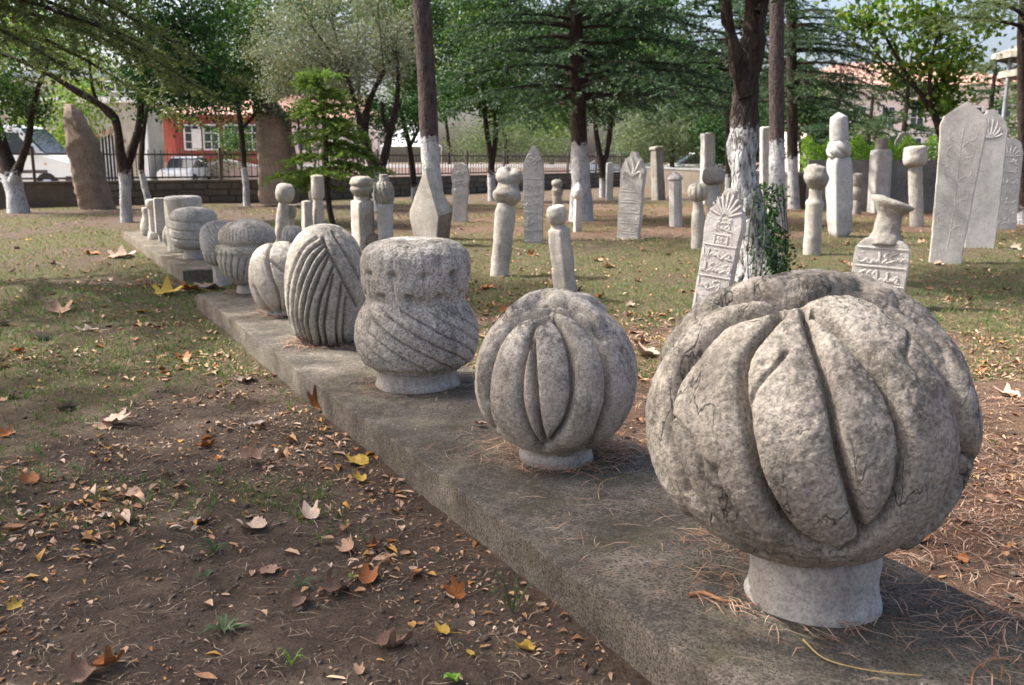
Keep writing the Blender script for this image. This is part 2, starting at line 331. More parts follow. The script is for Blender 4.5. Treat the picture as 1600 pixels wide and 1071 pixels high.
def grassiness(x, y):
    x = np.asarray(x, float); y = np.asarray(y, float)
    a, p = along_perp(x, y)
    g = fbm2(x, y, 0.75, 4, 31) * 1.25 + 0.02
    g = g + np.clip((y - 3.5) / 6, -0.5, 0.30)
    left = p < 1.2
    g = np.where(left & (y < 3.0), g - 0.22, g)
    g = np.where((~left) & (y < 5.0), g - 0.5, g)
    g = np.where((x > 1.5) & (y < 6.5), g - 0.2, g)
    g = np.where((~left) & (y > 8) & (y < 14), g + 0.22, g)
    g = np.where((~left) & (y > 14), g - 0.22, g)
    g = np.where(left & (y > 3.2) & (y < 13), g + 0.14, g); g = np.where((~left) & (y > 6.5) & (y < 14), g + 0.14, g)
    return g
def nonuni(lo, hi, n, c, w):
    u = np.linspace(math.asinh((lo - c) / w), math.asinh((hi - c) / w), n); return c + w * np.sinh(u)

def ground_mat():
    m, nt, n, l, b = mat_new('ground'); tc = n.new('ShaderNodeTexCoord'); v = tc.outputs['Object']
    a = n.new('ShaderNodeAttribute'); a.attribute_name = 'zone'; rd = n.new('ShaderNodeAttribute'); rd.attribute_name = 'needle'
    f = noise(n, l, v, 6, 8, 0.65); f2 = noise(n, l, v, 55, 6, 0.7)
    soil = ramp(n, l, f, [(0.3, (0.085, 0.063, 0.048)), (0.7, (0.185, 0.14, 0.105))])
    soil = mixc(n, l, 0.8, soil, ramp(n, l, f2, [(0.3, 0.5), (0.7, 1.35)]), 'MULTIPLY')
    straw = ramp(n, l, noise(n, l, v, 30, 7, 0.75), [(0.3, (0.075, 0.068, 0.034)), (0.5, (0.135, 0.112, 0.064)), (0.68, (0.07, 0.10, 0.032))])
    e = mth(n, l, 'ADD', a.outputs['Fac'], mth(n, l, 'MULTIPLY', mth(n, l, 'SUBTRACT', noise(n, l, v, 9, 6, 0.7), 0.5), 1.0))
    col = mixc(n, l, ramp(n, l, e, [(0.0, 0.0), (0.5, 0.75)]), soil, straw)
    red = ramp(n, l, noise(n, l, v, 40, 6, 0.75), [(0.3, (0.13, 0.068, 0.045)), (0.7, (0.31, 0.19, 0.13))])
    col = mixc(n, l, mth(n, l, 'MULTIPLY', rd.outputs['Fac'], ramp(n, l, noise(n, l, v, 4, 6, 0.7), [(0.35, 0.15), (0.6, 1.0)])), col, red)
    l.new(col, b.inputs['Base Color']); b.inputs['Roughness'].default_value = 0.97; b.inputs['Specular IOR Level'].default_value = 0.1
    h = mth(n, l, 'ADD', mth(n, l, 'ADD', f2, mth(n, l, 'MULTIPLY', noise(n, l, v, 160, 4, 0.7), 0.5)), mth(n, l, 'MULTIPLY', noise(n, l, v, 24, 6, 0.7), 1.2))
    bp = nd(n, 'Bump', Strength=1.0, Distance=0.025); l.new(h, bp.inputs['Height']); l.new(bp.outputs[0], b.inputs['Normal']); return m
def needle_zone(x, y):
    a, p = along_perp(np.asarray(x, float), np.asarray(y, float))
    k = np.clip((p - 1.7) / 0.5, 0, 1) * np.clip((7.5 - y) / 4.0, 0, 1)
    k = np.maximum(k, 0.7 * np.clip((y - 13.5) / 2, 0, 1) * np.clip((x + 3) / 3, 0, 1) * np.clip((26 - y) / 2, 0, 1))
    return k
xs = nonuni(-260, 260, 410, -0.3, 1.2); ys = nonuni(-30, 420, 410, 2.2, 1.1)
X, Y = np.meshgrid(xs, ys); X = X.ravel(); Y = Y.ravel()
Vg = np.stack([X, Y, gh(X, Y)], 1); nx = len(xs); ii = np.arange(len(ys) - 1)[:, None] * nx; jj = np.arange(nx - 1)[None]
Fg = np.stack([ii + jj, ii + jj + 1, ii + nx + jj + 1, ii + nx + jj], 2).reshape(-1, 4)
ground = mesh('ground', Vg, Fg, ground_mat(), None, True); ground['kind'] = 'structure'
zz = ground.data.attributes.new('zone', 'FLOAT', 'POINT'); zz.data.foreach_set('value', grassiness(X, Y).astype(np.float32))
zz = ground.data.attributes.new('needle', 'FLOAT', 'POINT'); zz.data.foreach_set('value', needle_zone(X, Y).astype(np.float32))

# road and paths beyond the wall
M['asphalt'] = simple('asphalt', (0.16, 0.155, 0.15), 0.9, 0, 0.15, 3.0, 0.3)
M['paving'] = simple('paving', (0.42, 0.36, 0.31), 0.9, 0, 0.12, 2.0, 0.2)
M['lawn'] = simple('lawn', (0.19, 0.20, 0.075), 0.95, 0, 0.35, 4.0, 0.8)
WALL_PTS = [G(-330, 333)[:2], G(480, 314)[:2], G(985, 290)[:2]]          # line of the boundary wall
(ax_, ay_), (bx_, by_), (cx_, cy_) = WALL_PTS
tag(mesh('road', [(ax_ - 60, ay_ + .5, .055), (ax_, ay_ + .7, .055), (bx_ - .5, by_ + .8, .055), (cx_ - .5, cy_ + 1, .055), (cx_ + 60, cy_ + 1, .055), (cx_ + 60, cy_ + 60, .055), (ax_ - 60, cy_ + 60, .055)], [tuple(range(7))], M['paving']), kind='structure')
tag(mesh('lawn_strip', [(ax_ - 30, ay_ + .6, .065), (bx_ - .7, by_ + .9, .065), (bx_ - 2.5, by_ + 2.6, .065), (ax_ - 30, ay_ + 2.8, .065)], [(0, 1, 2, 3)], M['lawn']), kind='structure')

# ------------------------------------------------------------------ concrete plinths under the turbans
def plinth_section(a0, a1, p0, p1, ztop, parent, seed, thick=0.2):
    w = p1 - p0; t = thick
    cs = [(0.0, -t), (0.0, -t * .55), (0.0, -0.06), (0.0, -0.010), (0.0008, -0.004), (0.004, -0.0008), (0.012, 0)]
    cs += [(x, 0) for x in np.linspace(0.05, w - 0.05, 26)]
    cs += [(w - 0.024, 0), (w - 0.012, -0.004), (w - 0.003, -0.014), (w, -0.03), (w, -t * .55), (w, -t)]
    cs = np.array(cs); m = len(cs)
    A = np.r_[a0, a0 + 0.006, a0 + 0.015, np.arange(a0 + 0.03, a1 - 0.02, 0.02), a1 - 0.015, a1 - 0.006, a1]
    edge = np.minimum(np.minimum(A - a0, a1 - A), 0.02); sh = (0.02 - edge) * 0.5
    U, S = np.meshgrid(A, np.arange(m), indexing='ij'); px = cs[S.ravel(), 0]; pz = cs[S.ravel(), 1].copy()
    pz = np.where(pz > -0.05, pz - np.repeat(sh, m), pz); Ua = U.ravel()
    V = DV[None] * Ua[:, None] + NV[None] * (p0 + px)[:, None]; V[:, 2] = ztop + pz
    n1 = fbm(V, 3.0, 3, seed); n2 = fbm(V, 22, 3, seed + 3); n3 = fbm(V, 60, 2, seed + 5)
    V[:, 2] += np.where(pz > -0.1, n1 * 0.007 + n2 * 0.0035 + n3 * 0.0018, 0)
    near = np.exp(-((px / 0.015) ** 2)) * (pz > -0.05)
    V[:, 2] -= near * np.clip(n2 + 0.0, 0, 1) * 0.010
    V += NV[None] * (np.where(px < 0.02, (n1 * 0.005 + n2 * 0.005 + n3 * 0.004), 0) + near * np.clip(fbm(V, 9, 3, seed + 8), 0, 1) * 0.006)[:, None]
    na = len(A); i = np.arange(na - 1)[:, None] * m; j = np.arange(m - 1)[None]
    Fq = np.stack([i + j, i + j + 1, i + m + j + 1, i + m + j], 2).reshape(-1, 4)[:, ::-1]
    off = np.array(parent.location) if parent else np.zeros(3)
    faces = [list(map(int, f)) for f in Fq] + [list(range(m)), list(range((na - 1) * m, na * m))[::-1]]
    o = mesh('slab_section', V - off, faces, M['concrete'], parent, True); o.data.set_sharp_from_angle(angle=math.radians(38)); return o
pl = thing('stone_plinth', 'long low mossy concrete plinth carrying the nearest carved turbans', 'plinth', ap(4, 1.6))
plinth_section(-0.6, 5.83, 1.185, 2.0, SLAB_Z, pl, 41)
plinth_section(5.845, 7.72, 1.205, 1.99, SLAB_Z - 0.004, pl, 47)
pl2 = thing('stone_plinth', 'shorter far concrete plinth at left under the small pale stones', 'plinth', ap(12, 1.7))
plinth_section(9.42, 15.0, 1.36, 2.12, SLAB_Z, pl2, 53)
def slab_h(x, y):
    a, p = along_perp(x, y)
    on = ((a > -0.6) & (a < 7.72) & (p > 1.2) & (p < 1.99)) | ((a > 9.43) & (a < 15) & (p > 1.37) & (p < 2.11))
    return on
def surf(x, y): return np.where(slab_h(x, y), SLAB_Z + 0.004, gh(x, y))

# ------------------------------------------------------------------ carved turbans
def ray_hit(px, py, prof, base):
    """point where the line of sight through a photo pixel meets the lathe surface standing at base"""
    r = ray(px, py); r = r / np.linalg.norm(r); o = CAM - base
    d0 = np.linalg.norm(o[:2]); t = np.linspace(d0 - 0.9, d0 + 1.3, 1200)
    P = o + r * t[:, None]; R = np.interp(P[:, 2], prof[:, 1], prof[:, 0], left=-1, right=-1) - np.hypot(P[:, 0], P[:, 1])
    hit = np.where(R > 0)[0]; k = hit[0] if len(hit) else int(np.argmax(np.where(R > -0.9, R, -9)))
    return P[k]
def poly_dist(V, lines):
    """distance from every vertex to the nearest polyline"""
    D = np.full(len(V), 9.0); V = V.astype(np.float32)
    for L in lines:
        L = L.astype(np.float32); lo, hi = L.min(0) - .12, L.max(0) + .12
        idx = np.where(((V > lo) & (V < hi)).all(1))[0]
        if not len(idx): continue
        P = V[idx]; best = np.full(len(P), 81.0, np.float32)
        for A, B in zip(L[:-1], L[1:]):
            ab = B - A; q = P - A; t = np.clip(q @ ab / (ab @ ab + 1e-12), 0, 1); e = q - t[:, None] * ab
            best = np.minimum(best, np.einsum('ij,ij->i', e, e))
        D[idx] = np.minimum(D[idx], np.sqrt(best))
    return D
def trace(lines, tf, prof, base, n=26, back=True):
    out = []
    for L in lines:
        q = smooth_nd(np.array([tf(*p) for p in L], float), n)
        P = np.array([ray_hit(a, b, prof, base) for a, b in q]); out.append(P)
        if back: out.append(P * np.array([-1, -1, 1]))
    return out
def turban(label, base_px, prof, mat, neck=None, z0=SLAB_Z, n=160, m=110, grooves=(), tf=None, ridges=(), cracks=(), deep=(), gw=0.012, gd=0.028, pil=0.03, pl_len=0.06,
           func=None, rough=(0.006, 0.003), seed=1, group=None, pits=(), tilt=0.0, shift=0.0, neckmat=None, name='carved_turban'):
    base = G(base_px[0], base_px[1], z0); T = thing(name, label, 'turban stone', base, group)
    pf = smooth_prof(prof, m); V, Fq, N, TH, Z = lathe_grid(pf, n, 0.5)
    order = np.argsort(pf[:, 1]); pz = pf[order]; base = base + np.array([shift, 0, 0])
    d = np.zeros(len(V))
    if len(grooves):
        Dn = poly_dist(V, trace(grooves, tf, pz, base)); t = np.clip(Dn / pl_len, 0, 1)
        d += -gd * np.exp(-(Dn / gw) ** 2) + pil * (np.sqrt(1 - (1 - t) ** 2) - 1)
    for L, hw, hh in ridges:
        Dr = poly_dist(V, trace([L], tf, pz, base)); t = np.clip(Dr / hw, 0, 1); d += hh * np.sqrt(1 - t ** 2)
    if len(deep):
        Dd = poly_dist(V, trace(deep, tf, pz, base)); d += -0.034 * np.exp(-(Dd / 0.0125) ** 2)
    if len(cracks):
        Dc = poly_dist(V, trace(cracks, tf, pz, base, 60, False)); d += -0.011 * np.exp(-(Dc / 0.005) ** 2)
    for (x, y, r, dd) in pits:
        c = ray_hit(x, y, pz, base); Dp = np.linalg.norm((V - c) * np.array([1, 1, 1.6]), axis=1); d -= dd * np.exp(-(Dp / r) ** 2)
    if func is not None: d += func(TH, Z, V)
    d += fbm(V, 7, 3, seed) * rough[0] * 0.9 + fbm(V, 30, 3, seed + 7) * rough[1] * 1.0 + fbm(V, 90, 2, seed + 9) * rough[1] * 0.8
    V2 = V + N * d[:, None]
    k = min(4, m - 1); V2[-n:] = V2[-n:].mean(0)
    T.rotation_euler = (0, tilt, 0)
    V2[:, 0] += shift; mesh('turban_body', V2, Fq, mat, T, True)
    if neck:
        r, h = neck; np_ = smooth_prof([(r * 1.06, -0.02), (r * 1.05, 0.01), (r, 0.03), (r * 0.98, h * .6), (r, h), (r * 0.9, h + .03), (r * .3, h + .05)], 26)
        V, Fq, N, TH, Z = lathe_grid(np_, 72); V = V + N * (fbm(V, 8, 3, seed + 3) * 0.006 + fbm(V, 40, 2, seed) * 0.003)[:, None]
        mesh('neck', V, Fq, neckmat or M['neck'], T, True)
    return T
def ell(a, c, zc, zmin, p=1.0):
    ph0 = math.asin(max(-1, (zmin - zc) / c)); ph = np.linspace(ph0, math.pi / 2, 30)
    return [(0.02, zmin + 0.004)] + [(a * max(math.cos(q), 0) ** p, zc + c * math.sin(q)) for q in ph]
Z1 = lambda x, y: (980 + x * 0.6263, 400 + y * 0.6265)
turban('largest melon shaped carved stone turban, deeply cracked, nearest the camera', (1268, 930), ell(0.355, 0.332, 0.443, 0.115), M['turban_big'], (0.155, 0.12), shift=-0.048, n=390, m=260, tf=Z1, seed=3,
       grooves=[[(440, 125), (468, 215), (503, 320), (530, 470), (565, 610), (592, 700)],
                [(392, 128), (335, 190), (285, 270), (292, 410), (325, 555), (385, 665), (450, 722), (530, 738), (592, 705)],
                [(462, 140), (555, 205), (640, 310), (690, 440), (693, 545), (655, 640), (592, 703)],
                [(370, 122), (240, 165), (155, 260), (108, 340), (100, 460), (150, 590), (240, 690), (330, 750)],
                [(245, 128), (330, 108), (440, 104), (560, 92), (690, 160), (785, 280), (832, 400), (846, 520), (815, 640), (760, 700)]],
       ridges=[([(480, 112), (610, 170), (715, 300), (765, 430), (765, 560), (690, 680), (590, 740)], 0.085, 0.012), ([(290, 95), (430, 72), (590, 78), (715, 140), (806, 260), (848, 400), (852, 530), (815, 650), (740, 730)], 0.052, 0.026),
               ([(330, 105), (210, 150), (110, 270), (62, 380), (60, 490), (110, 610)], 0.06, 0.014)],
       deep=[[(370, 122), (240, 165), (155, 260), (108, 340), (100, 460), (150, 590)], [(330, 108), (440, 104), (560, 92), (690, 160), (785, 280), (832, 400), (838, 520), (800, 640)]],
       cracks=[[(108, 400), (150, 440), (180, 500), (215, 545), (250, 610), (285, 660), (330, 700)], [(180, 505), (195, 570), (235, 590)], [(400, 240), (330, 320), (305, 370), (300, 430)], [(700, 200), (690, 260), (720, 300)]],
       gw=0.0085, gd=0.036, pil=0.024, pl_len=0.06, rough=(0.003, 0.003), pits=[(1194, 568, .012, .012), (1270, 760, .012, .006), (1115, 735, .02, .012), (1240, 470, .03, .02)])
Z2 = lambda x, y: (520 + x * 0.3922, 340 + y * 0.3922)
turban('smaller melon shaped carved stone turban with plump folds, next to the largest', (868, 714), ell(0.287, 0.285, 0.298, 0.035), M['turban'], (0.128, 0.07), n=260, m=180, tf=Z2, seed=13,
       grooves=[[(865, 395), (800, 430), (770, 520), (745, 640), (750, 760), (790, 870), (840, 930)],
                [(795, 480), (800, 600), (812, 760), (830, 860), (850, 915)],
                [(880, 400), (930, 480), (955, 600), (955, 720), (925, 820), (860, 910)],
                [(855, 375), (745, 400), (660, 490), (615, 620), (610, 740), (650, 850), (730, 930)],
                [(870, 365), (970, 400), (1050, 480), (1095, 590), (1100, 720), (1060, 860), (1000, 950)],
                [(730, 375), (800, 350), (900, 350), (1000, 385), (1080, 480)],
                [(730, 930), (840, 965), (960, 965), (1040, 910)]],
       deep=[[(855, 375), (745, 400), (660, 490), (615, 620), (610, 740)], [(870, 365), (970, 400), (1050, 480), (1095, 590), (1100, 720), (1060, 860)]],
       ridges=[([(730, 372), (810, 322), (890, 312), (965, 338), (1040, 405)], 0.042, 0.026), ([(890, 380), (985, 470), (1025, 600), (1025, 740), (960, 890)], 0.05, 0.012), ([(600, 560), (580, 700), (640, 860)], 0.035, 0.008)],
       gw=0.0075, gd=0.028, pil=0.024, pl_len=0.05, rough=(0.003, 0.002))
# third: tall crown gathered above a twisted roll
def f_kavuk(TH, Z, V):
    ph = 15 * (TH + 1.75 * (Z - 0.12) / 0.28) / (2 * np.pi) + 0.35 * fbm(V, 3, 2, 4); u = np.abs((ph % 1) - 0.5) * 2
    k = np.clip((Z - 0.085) / 0.03, 0, 1) * np.clip((0.405 - Z) / 0.03, 0, 1)
    dd = -k * 0.020 * np.clip((u - 0.86) / 0.14, 0, 1) ** 1.2
    ph2 = 11 * TH / (2 * np.pi) + 0.3; u2 = np.abs((ph2 % 1) - 0.5) * 2; k2 = np.clip((Z - 0.42) / 0.03, 0, 1) * np.clip((0.66 - Z) / 0.1, 0, 1)
    dd -= k2 * 0.009 * np.exp(-((1 - u2) / 0.10) ** 2)
    for zz_, ph0 in ((0.445, 0.0), (0.545, 0.5)):
        uu = (((ph2 + ph0) % 1) - 0.5) / 11 * 2 * np.pi * 0.26; dd -= 0.03 * np.exp(-(uu / 0.022) ** 2 - ((Z - zz_) / 0.014) ** 2)
    dd -= 0.006 * np.exp(-((Z - 0.10) / 0.008) ** 2)
    return dd
turban('carved stone turban with gathered drum crown over a twisted roll', (653, 600), [(0.02, .083), (.19, .083), (.215, .092), (.262, .125), (.288, .19), (.293, .25), (.278, .32), (.25, .378), (.232, .412), (.236, .432), (.246, .46), (.254, .52), (.254, .58), (.24, .632), (.205, .668), (.15, .687), (.07, .693), (0.002, .695)],
       M['turban_dark'], (0.19, 0.09), n=250, m=160, func=f_kavuk, rough=(0.006, 0.004), seed=23)
Z4 = lambda x, y: (420 + x / 4.285, 330 + y / 4.285)
turban('tall egg shaped carved stone turban with vertical pleats and diagonal band', (513, 535), [(0.02, -.01), (.12, 0), (.155, .015), (.198, .07), (.225, .17), (.235, .29), (.23, .41), (.21, .52), (.17, .605), (.105, .665), (.05, .685), (0.002, .69)], M['turban_grey'], None, n=210, m=140, tf=Z4, seed=33,
       grooves=[[(190, 850), (142, 760), (128, 560), (165, 380), (235, 240), (320, 178)], [(215, 875), (168, 760), (160, 600), (195, 420), (265, 280), (362, 205)], [(240, 885), (196, 760), (186, 640), (222, 480), (295, 320), (372, 232)],
                [(262, 890), (226, 780), (222, 700), (250, 540), (315, 380), (392, 270)], [(290, 900), (262, 800), (256, 720), (280, 590), (345, 420), (408, 288)], [(350, 905), (326, 800), (322, 720), (342, 600), (392, 470), (440, 360)],
                [(390, 905), (372, 800), (374, 720), (398, 580), (432, 430)], [(462, 900), (455, 800), (460, 700), (478, 580), (490, 490)], [(505, 890), (500, 800), (508, 690), (518, 580)],
                [(362, 180), (415, 300), (470, 400), (530, 520), (590, 640)], [(428, 140), (490, 240), (545, 330), (610, 450)], [(488, 118), (560, 205), (640, 330)], [(545, 110), (620, 190), (680, 290)]],
       gw=0.007, gd=0.028, pil=0.014, pl_len=0.026, rough=(0.004, 0.0025))
Z3 = lambda x, y: (200 + x / 3.57, 270 + y / 3.57)
turban('smooth rounded carved stone turban with few soft folds', (446, 490), [(0.02, -.01), (.13, 0), (.145, .03), (.195, .085), (.228, .18), (.234, .28), (.215, .38), (.165, .455), (.085, .493), (0.002, .505)], M['turban_warm'], None, n=140, m=100, tf=Z3, seed=43,
       grooves=[[(810, 375), (782, 430), (778, 500), (800, 590), (835, 680), (850, 780)], [(775, 480), (840, 535), (910, 575)], [(700, 640), (740, 715), (800, 785)], [(800, 390), (880, 420), (960, 470)]], gw=0.010, gd=0.026, pil=0.02, pl_len=0.07, rough=(0.005, 0.002))
def f_tier(TH, Z, V):
    ph = 26 * (TH - 1.2 * (Z - 0.2)) / (2 * np.pi); u = np.abs((ph % 1) - 0.5) * 2; k = np.clip((0.31 + 0.05 * np.sin(TH * 2) - Z) / 0.02, 0, 1) * np.clip((Z - 0.09) / 0.03, 0, 1)
    dd = -0.02 * k * np.clip((u - 0.6) / 0.4, 0, 1) ** 1.5
    ph = 9 * (TH + 6 * (Z - 0.3)) / (2 * np.pi); u = np.abs((ph % 1) - 0.5) * 2; k = np.clip((Z - 0.31) / 0.02, 0, 1) * np.clip((0.385 - Z) / 0.01, 0, 1)
    dd += -0.012 * k * np.clip((u - 0.6) / 0.4, 0, 1) + 0.012 * k
    ph = 46 * TH / (2 * np.pi); u = np.abs((ph % 1) - 0.5) * 2; k = np.clip((Z - 0.40) / 0.02, 0, 1) * np.clip((0.57 - Z) / 0.1, 0, 1)
    dd += -0.007 * k * u - 0.02 * np.exp(-((Z - 0.39) / 0.012) ** 2)
    return dd
turban('two tier carved stone turban, ribbed dome above curved pleats', (391, 456), [(0.02, .07), (.1, .07), (.13, .078), (.195, .135), (.234, .22), (.245, .30), (.237, .36), (.224, .385), (.222, .40), (.226, .44), (.21, .50), (.16, .548), (.09, .575), (0.002, .585)], M['turban_grey'], (0.10, 0.08), n=260, m=110, func=f_tier, seed=53)
def f_swirl(TH, Z, V):
    ph = 22 * (TH + 5.5 * (Z - 0.3)) / (2 * np.pi); u = np.abs((ph % 1) - 0.5) * 2; k = np.clip((Z - 0.34) / 0.02, 0, 1)
    dd = -0.014 * k * np.clip((u - 0.5) / 0.5, 0, 1)
    ph = 20 * TH / (2 * np.pi); u = np.abs((ph % 1) - 0.5) * 2; k = np.clip((0.325 - Z) / 0.01, 0, 1)
    return dd - 0.016 * k * np.clip((u - 0.55) / 0.45, 0, 1) - 0.012 * np.exp(-((Z - 0.33) / 0.008) ** 2)
turban('pale swirl carved turban on a white post standing in the gap between plinths', (348, 446), [(0.02, .2), (.1, .2), (.15, .245), (.172, .33), (.182, .42), (.178, .50), (.15, .565), (.08, .61), (0.002, .62)], M['turban_pale'], (0.085, 0.21), z0=-0.01, n=170, m=90, func=f_swirl, seed=63)
def f_bands(TH, Z, V):
    zz_ = Z + 0.02 * np.cos(TH + 0.6) ; u = np.abs((((zz_ - 0.12) / 0.098) % 1) - 0.5) * 2; k = np.clip((Z - 0.12) / 0.03, 0, 1) * np.clip((0.5 - Z) / 0.06, 0, 1)
    dd = -0.022 * k * np.clip((u - 0.7) / 0.3, 0, 1) ** 1.5
    u = np.abs(((TH * 1.5 / np.pi + (zz_ // 0.098) * 0.4) % 1) - 0.5) * 2
    return dd - 0.007 * k * np.clip((u - 0.9) / 0.1, 0, 1)
turban('pale banded drum shaped turban stone at the front of the far plinth', (306, 403), [(0.02, .1), (.12, .1), (.18, .115), (.228, .16), (.25, .25), (.255, .34), (.252, .42), (.235, .48), (.18, .525), (.09, .545), (0.002, .55)], M['turban_pale'], (0.125, 0.12), n=110, m=100, func=f_bands, seed=73)
turban('small pointed egg stone tucked behind the banded drum stone', (269, 388), [(0.02, -.01), (.05, 0), (.09, .08), (.10, .15), (.085, .22), (.05, .28), (0.002, .31)], M['turban'], None, n=80, m=50, seed=83, func=lambda T_, Z, V: -0.008 * (np.abs(((T_ * 12 / 6.283) % 1) - .5) * 2))
turban('wide pale drum stone with streaked side on the far plinth', (291, 393), [(0.02, 0), (.18, 0), (.2, .03), (.205, .2), (.208, .5), (.206, .6), (.196, .625), (.17, .638), (.1, .642), (0.002, .643)], M['turban_pale'], None, n=120, m=80, seed=87, func=lambda T_, Z, V: -0.006 * np.clip((np.abs(((T_ * 18 / 6.283) % 1) - .5) * 2 - .7) / .3, 0, 1) * (Z < .6))
turban('slim pale stone with flared cap and block foot on the far plinth', (241, 374), [(0.02, 0), (.075, 0), (.075, .08), (.055, .12), (.05, .3), (.055, .40), (.075, .44), (.078, .50), (.06, .53), (0.002, .535)], M['turban_pale'], None, n=60, m=70, seed=91)
turban('pear shaped pale stone at the far end of the far plinth', (231, 368), [(0.02, 0), (.06, 0), (.09, .06), (.095, .12), (.075, .2), (.05, .28), (.055, .36), (.05, .39), (0.002, .395)], M['turban_pale'], None, n=60, m=60, seed=95)
P10 = G(256, 377, SLAB_Z); T10 = thing('stone_block', 'upright rectangular pale stone block on the far plinth', 'stone block', P10, rot=(0, 0, math.radians(24)))
bm = bmesh.new(); box_bm(bm, -.09, .09, -.10, .10, 0.10, .56); box_bm(bm, -.06, .06, -.07, .07, -0.01, .098)
bmesh.ops.bevel(bm, geom=bm.edges[:], offset=.01, segments=2, affect='EDGES'); bm_obj('block', bm, M['turban_pale'], T10)

# ------------------------------------------------------------------ gravestones
def lean_rot(base, top_px, yb, yt, xb, yaw, pitch=0.0):
    h = (yb - yt) * mpp(base); x0, y0 = proj(base + np.array([0, 0, h]))
    roll = math.atan2((top_px - xb) - (x0 - xb), yb - yt)
    return (Matrix.Rotation(roll, 3, 'Y') @ Matrix.Rotation(pitch, 3, 'X') @ Matrix.Rotation(yaw, 3, 'Z')).to_euler()
def strokes_part(lines, rad, mat, parent, name, front, flat=0.5):
    """raised carving on the front face (local -y): lines of (x,z); one mesh"""
    A = Acc()
    for L in lines:
        L = np.array(L, float); m = max(4, int(len(L) * 3)); q = smooth_nd(L, m) if len(L) > 2 else np.array(L)
        P = np.stack([q[:, 0], np.full(len(q), front), q[:, 1]], 1)
        r = rad * (0.75 + 0.35 * np.sin(np.linspace(0.3, 2.9, len(q))))
        V, Fq = tube_arrays(P, r, 6); V[:, 1] = front + (V[:, 1] - front) * flat * .15
        A.add(V, Fq)
    return tag(A.build(name, mat, parent, True), kind='stuff')
def script_lines(x0, x1, z0, z1, r):
    """worn calligraphic strokes filling one row"""
    out = []; x = x0; h = z1 - z0
    while x < x1 - 0.1 * (x1 - x0):
        k = r.integers(0, 5); w = h * r.uniform(0.35, 0.8); y = z0 + h * r.uniform(0.1, 0.3)
        if k == 0: out.append([(x, z1 - h * r.uniform(0, .15)), (x + h * .05, z0 + h * .5), (x + h * .02, y)]); w = h * .22
        elif k == 1: out.append([(x, y + h * .3), (x + w * .2, y), (x + w * .6, y - h * .05), (x + w, y + h * .25)])
        elif k == 2: out.append([(x, y + h * .1), (x + w * .3, y + h * .45), (x + w * .6, y + h * .3), (x + w * .45, y + h * .05), (x + w * .1, y + h * .02), (x + w, y - h * .08)])
        elif k == 3: out.append([(x + w, z1 - h * .1), (x + w * .4, z0 + h * .62), (x + w * .9, z0 + h * .42), (x, z0 + h * .1)])
        else: out.append([(x, y), (x + w * .25, y + h * .22), (x + w * .5, y), (x + w * .75, y + h * .22), (x + w, y)])
        if r.random() < .5: out.append([(x + w * .4, z0 + h * .8), (x + w * .55, z0 + h * .86)])
        x += w * r.uniform(.75, 1.05)
    return out
def scroll_lines(cx, cz, s, r, n=6):
    out = []
    for k in range(n):
        a0 = r.uniform(0, 6.28); ox, oz = r.uniform(-.6, .6) * s, r.uniform(-.6, .6) * s; d = r.choice([-1, 1]); t = np.linspace(0, 4.6, 9); rr = s * .42 * (1 - t / 6)
        out.append([(cx + ox + q * math.cos(a0 + d * u), cz + oz + q * math.sin(a0 + d * u)) for u, q in zip(t, rr)])
    return out
GR = 'gravestones in the grass'
def column(label, base, tx, parts, yaw=0.0, n=40, name='gravestone', seed=0, pitch=0.0):
    """parts: (name, [(half width px, row px)...], material, sides, func)"""
    xb, yb = base; B = G(xb, yb, 0); s = mpp(B); yt = min(p[1] for pt in parts for p in pt[1])
    T = thing(name, label, 'gravestone', B, GR, lean_rot(B, tx, yb, yt, xb, yaw, pitch))
    for pt in parts:
        nm, pr, mt = pt[:3]; sides = pt[3] if len(pt) > 3 else 0; fn = pt[4] if len(pt) > 4 else None
        pf = [(hw * s, (yb - y) * s * 1.02) for hw, y in pr]
        if nm == 'shaft': pf = [(pf[0][0], -0.12)] + pf
        else: pf = [(pf[0][0] * .3, pf[0][1] - 0.004)] + pf
        if pf[-1][0] > 0.003: pf = pf + [(pf[-1][0] * .4, pf[-1][1] + .004), (0.001, pf[-1][1] + .005)]
        if sides:
            nn = sides * 6; V, Fq, N, TH, Z = lathe_grid(smooth_prof(pf, 46), nn); a = 2 * np.pi / sides
            k = np.cos(a / 2) / np.cos(((TH + a / 2) % a) - a / 2); R = np.hypot(V[:, 0], V[:, 1]); k = np.minimum(k * 1.2 if sides == 4 else k * 1.05, 1.25)
            V[:, 0] *= k; V[:, 1] *= k
        else: V, Fq, N, TH, Z = lathe_grid(smooth_prof(pf, 56), n if fn is None else 72)
        d = fbm(V + seed, 6, 3, seed) * 0.012 + fbm(V + seed, 30, 2, seed + 2) * 0.004
        if fn is not None: d = d + fn(TH, (Z - pf[0][1]) / max(pf[-1][1] - pf[0][1], 1e-3), V)
        V = V + N * d[:, None]; mesh(nm, V, Fq, mt, T, True)
    return T, s
